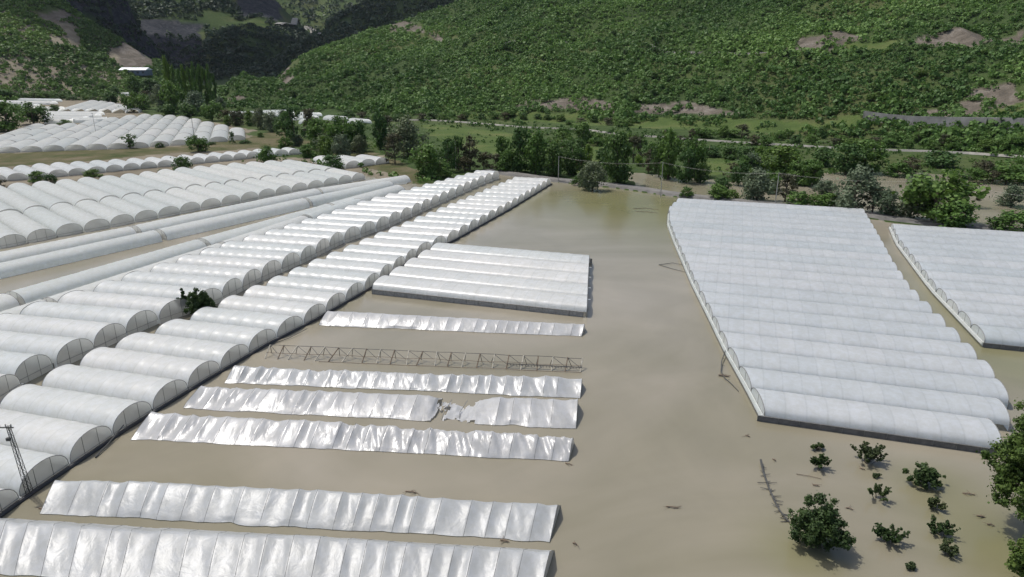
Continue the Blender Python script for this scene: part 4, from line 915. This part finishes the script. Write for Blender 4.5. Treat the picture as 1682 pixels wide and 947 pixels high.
# ------------------------------------------------------------------ near plants in the flood
def near_plant(seed, n, spread, leaf, mat, per=90, irr=.2, rs=1.0):
    """unit-free plant in metres; returns crown and stems"""
    global rng
    rng = np.random.default_rng(seed); rr = random.Random(seed); m = MB()
    a = rng.uniform(0, 6.28, n); el = rng.uniform(-.05, 1, n); sx, sy, sz = spread
    k = np.sqrt(np.clip(1 - el ** 2 * .85, .08, 1)) * rng.uniform(.25, 1.1, n)
    c = np.stack([sx * .38 * k * np.cos(a), sy * .38 * k * np.sin(a), (.25 + .58 * np.clip(el, 0, 1) * rng.uniform(.7, 1.1, n)) * sz], 1)
    rc = rng.uniform(.07, .17, n) * min(sx, sy, sz * 1.3) * rs
    c = c * (1 + irr * (rng.uniform(0, 1, n) - .5))[:, None]; rc = rc * (1 - irr * .35 * rng.uniform(0, 1, n))
    V, Q, T = leaf_cloud(c, rc, per, leaf, .9, .8)
    for p in c[:16]: m.tube([(0, 0, -.6), (p[0] * .5, p[1] * .5, p[2] * .55), tuple(p)], .07, 5, .015)
    return qmesh('crown', V, Q, mat, False, {'tint': ('FACE', T)}), m.mesh('stem', BARK, True)
def sprig(seed, n, h, spread, mat, leaf=.085):
    """sapling: bare shoots rising from the water with leaves along them"""
    global rng
    rng = np.random.default_rng(seed); rr = random.Random(seed); m = MB(); P = []
    for i in range(n):
        a = rr.uniform(0, 6.28); s = spread * rr.uniform(.3, 1); b0 = (rr.uniform(-.3, .3) * spread, rr.uniform(-.3, .3) * spread)
        e = (b0[0] + math.cos(a) * s * .7, b0[1] + math.sin(a) * s * .7, h * rr.uniform(.5, 1)); mid = (b0[0] * .6 + e[0] * .4 - .05, b0[1] * .6 + e[1] * .4, e[2] * .55)
        m.tube([(b0[0] * .5, b0[1] * .5, -.4), mid, e], .03, 4, .01)
        for k in range(26):
            t = rr.uniform(.35, 1.08); q = Vector(mid).lerp(Vector(e), max(0, (t - .4) / .6)); P.append((q.x + rr.gauss(0, .1), q.y + rr.gauss(0, .1), q.z + rr.gauss(0, .08)))
    c = np.array(P); V, Q, T = leaf_cloud(c, np.full(len(c), .12), 6, leaf, 1, .9)
    return qmesh('leaves', V, Q, mat, False, {'tint': ('FACE', T)}), m.mesh('stem', BARK, True)
def put(name, px, py, parts, label, cat, group=None, rz=0):
    b = G(px, py); t = empty(name, (b[0], b[1], 0), rz); tag(t, label, cat, group)
    mobj('crown', parts[0], t); mobj('stem', parts[1], t); return t
L_NEARD = leafmat('glossy_dark_leaves', (.026, .050, .016), (.075, .120, .036), .3)
L_NEARG = leafmat('fresh_leaves', (.045, .085, .015), (.13, .19, .045), .3)
L_SAP = leafmat('dusty_sapling_leaves', (.036, .056, .022), (.088, .118, .048), .3)
g_ = 'half drowned plants in the corner of the flood'
put('bush', 1340, 893, near_plant(1, 150, (8.0, 7.6, 5.8), .105, L_NEARD, per=120, irr=.7, rs=.7), 'largest dark leafy bush standing in the open flood water', 'bush', g_)
put('bush', 1519, 796, near_plant(2, 80, (6.0, 4.4, 3.2), .10, L_NEARD, per=120, irr=.5, rs=.7), 'oval dark bush in the flood below the right end of the broad greenhouse', 'bush', g_)
put('bush', 1345, 739, near_plant(3, 13, (3.2, 1.8, 1.2), .09, L_NEARD, per=120), 'small dark bush, upper of a pair below the greenhouse side wall', 'bush', g_)
put('sapling', 1345, 768, sprig(4, 17, 2.0, 1.8, L_NEARD), 'leafy sapling, lower of a pair below the greenhouse side wall', 'sapling', g_)
put('sapling', 1423, 757, sprig(5, 34, 2.6, 2.9, L_SAP), 'wide loose sapling clump nearest the greenhouse side wall', 'sapling', g_)
put('sapling', 1441, 820, sprig(6, 10, 1.9, 1.8, L_NEARD), 'thin slanting sapling in the middle of the drowned plants', 'sapling', g_)
put('sapling', 1530, 834, sprig(7, 13, 1.5, 1.5, L_SAP), 'small sapling just under the oval bush', 'sapling', g_)
put('sapling', 1545, 879, sprig(8, 16, 1.7, 1.7, L_NEARD), 'compact dark sapling left of the greenish shallows', 'sapling', g_)
put('sapling', 1462, 890, sprig(9, 22, 1.7, 2.4, L_NEARD), 'spreading fan shaped sapling right of the largest bush', 'sapling', g_)
put('sapling', 1556, 910, sprig(10, 12, 1.4, 1.9, L_SAP), 'straggly sapling below the compact dark one', 'sapling', g_)
put('sapling', 1438, 784, sprig(12, 4, .7, .6, L_SAP), 'tiny twig tuft above the slanting sapling', 'sapling', g_)
put('sapling', 1499, 934, sprig(13, 5, .7, .8, L_SAP), 'tiny twig tuft near the bottom frame edge', 'sapling', g_)
t = put('tree', 1690, 872, near_plant(21, 420, (14.5, 12, 20), .12, L_NEARG, per=130, irr=.5, rs=.55), 'tall fresh green tree leaning in from the right frame edge', 'tree', rz=.4)
put('tree', 1700, 960, near_plant(22, 120, (8, 7, 7), .12, L_NEARG, per=120, irr=.5, rs=.7), 'bright green treetop in the bottom right corner', 'tree')
put('tree', 333, 519, near_plant(23, 150, (8.0, 7.0, 6.2), .13, L_NEARD, per=110, irr=.4, rs=.6), 'lone dark tree growing in the gap between the two tunnel rows', 'tree')
tt_ = put('sapling', 303, 515, sprig(24, 9, 6.3, 2.0, L_NEARD, .2), 'tall bare shoots beside the lone dark tree between the tunnel rows', 'sapling')

# ------------------------------------------------------------------ debris in the water
def stick(pts, r, name, label, cat, mat=RUSTW, group=None, twigs=0, z=.06):
    P = [(*G(*p[:2]), (p[2] if len(p) > 2 else z)) for p in pts]; m = MB(); m.tube(P, r, 5, r * .6); rr = random.Random(len(pts) * 7 + int(pts[0][0]))
    for i in range(twigs):
        k = rr.randrange(len(P) - 1); q = Vector(P[k]).lerp(Vector(P[k + 1]), rr.random()); a = rr.uniform(0, 6.28); l = rr.uniform(.4, 1.3)
        m.tube([q, (q.x + math.cos(a) * l, q.y + math.sin(a) * l * .6, .05 + rr.uniform(0, .35))], r * .45, 4, r * .2)
    return tag(m.build(name, mat), label, cat, group)
stick([(1249, 760, .5), (1254, 778, .15), (1262, 800, .1), (1271, 822, .12), (1281, 840, .1), (1296, 858, .1)], .17, 'fallen_pole', 'long sunken pole with twigs trailing towards the largest bush', 'pole', DARKSTEEL, twigs=26)
stick([(1244, 794, .2), (1276, 794, .2)], .05, 'branch', 'thin bar lying across the long sunken pole', 'branch', DARKSTEEL)
stick([(157, 752, .15), (178, 733, .4), (205, 706, .9)], .13, 'broken_post', 'black broken post leaning out of the water beside the pipe', 'post', DARKSTEEL)
stick([(445, 566, .1), (475, 557, .3), (505, 543, .5)], .10, 'broken_post', 'dark beam slanting up to the pipe near the bare frame', 'post', DARKSTEEL)
stick([(1191, 582, .9), (1185, 597, .5), (1184, 612, .3), (1190, 622, .2), (1200, 630, .15), (1213, 643, .1)], .11, 'bent_pipe', 'curved dark pipe sticking out beside the left end of the broad greenhouse', 'pipe', DARKSTEEL, twigs=4)
stick([(1180, 617, .2), (1197, 619, .2)], .16, 'branch', 'short dark driftwood caught on the curved pipe', 'branch', RUSTW, twigs=6)
stick([(1082, 435, .12), (1105, 433, .3), (1128, 437, .2)], .09, 'fallen_bar', 'upper of two dark bars meeting in the water left of the greenhouse', 'bar', DARKSTEEL)
stick([(1082, 435, .12), (1105, 442, .15), (1126, 447, .1)], .09, 'fallen_bar', 'lower of two dark bars meeting in the water left of the greenhouse', 'bar', DARKSTEEL)
stick([(1040, 343, .1), (1060, 342, .2), (1082, 344, .1)], .10, 'branch', 'thin branch floating in the olive far water, upper one', 'branch')
stick([(1044, 347, .1), (1064, 348, .15), (1080, 350, .1)], .08, 'branch', 'thin branch floating in the olive far water, lower one', 'branch')
for k, (x, y, s, lab) in enumerate([(1105, 833, 11, 'alone in the open water right of the nearest wrecks'), (677, 808, 11, 'above the half sunk grey tunnel'), (935, 762, 6, 'at the corner of the creased tunnel'), (830, 888, 8, 'between the two nearest wrecks'),
                                   (1229, 716, 4, 'left of the greenhouse side wall'), (1417, 770, 5, 'below the wide loose sapling'), (1341, 797, 6, 'right of the thin floating stick'), (1396, 835, 6, 'right of the largest bush top'),
                                   (1592, 811, 11, 'reaching from the tall right edge tree'), (1612, 848, 8, 'in the greenish shallows, upper'), (1628, 862, 7, 'in the greenish shallows, lower'), (1272, 755, 3, 'above the sunken pole'), (945, 893, 4, 'right of the dark end flap'), (76, 836, 12, 'at the foot of the lattice pole')]):
    stick([(x - s, y - 1), (x, y + 1, .2), (x + s * .8, y + 2)], .09, 'driftwood', f'small dark driftwood {lab}', 'driftwood', RUSTW, 'driftwood in the flood', twigs=7 if s > 7 else 3)
stick([(1308, 779, .1), (1330, 783, .15), (1349, 787, .1)], .05, 'branch', 'thin floating stick below the sapling pair', 'branch')

# ------------------------------------------------------------------ clouds above the gorge (they shade the far mountains)
def cloud_mat():
    m, n, b = newmat('cloud_white'); b.inputs['Base Color'].default_value = (.85, .86, .88, 1); b.inputs['Roughness'].default_value = 1; return m
CL = cloud_mat()
def cloud(tx, ty, tz, rx, ry, alt, seed):
    rr = random.Random(seed); k = (alt - tz) / SUN.z; c = Vector((tx, ty, tz)) + SUN * k
    m = MB()
    import bmesh
    bm = bmesh.new()
    for i in range(16):
        a = rr.uniform(0, 6.28); q = math.sqrt(rr.random()) * .8; s = rr.uniform(.3, .5)
        r_ = bmesh.ops.create_icosphere(bm, subdivisions=3, radius=1)
        for v in r_['verts']:
            d = 1 + .25 * (fbm(v.co.x * 2 + i, v.co.y * 2 + v.co.z * 1.7, seed, 3) - .5)
            v.co = Vector((q * math.cos(a) * rx + v.co.x * d * rx * s, q * math.sin(a) * ry + v.co.y * d * ry * s, v.co.z * d * min(rx, ry) * s * .4))
    me = bpy.data.meshes.new('cloud'); bm.to_mesh(me); bm.free(); me.materials.append(CL); me.polygons.foreach_set('use_smooth', [True] * len(me.polygons))
    tag(mobj('cloud', me, None, c), 'white cloud over the gorge', kind='structure')
cloud(-800, 2050, 120, 480, 380, 1500, 3)
cloud(-450, 2350, 60, 420, 330, 1500, 4)
cloud(-1300, 3000, 250, 500, 500, 1700, 5)
cloud(-1010, 1560, 230, 400, 250, 1300, 6)

# ------------------------------------------------------------------ thin valley haze
hm = bpy.data.materials.new('valley_haze'); hm.use_nodes = True; n = hm.node_tree; n.nodes.clear()
pv = n.nodes.new('ShaderNodeVolumePrincipled'); pv.inputs['Color'].default_value = (.80, .88, 1, 1); pv.inputs['Density'].default_value = .000012
pv.inputs['Anisotropy'].default_value = .2
ot = n.nodes.new('ShaderNodeOutputMaterial'); n.links.new(pv.outputs[0], ot.inputs['Volume'])
tag(MB().box((0, 3000, 449), (14600, 8000, 902)).build('haze', hm), 'thin bluish haze over the valley', kind='stuff')
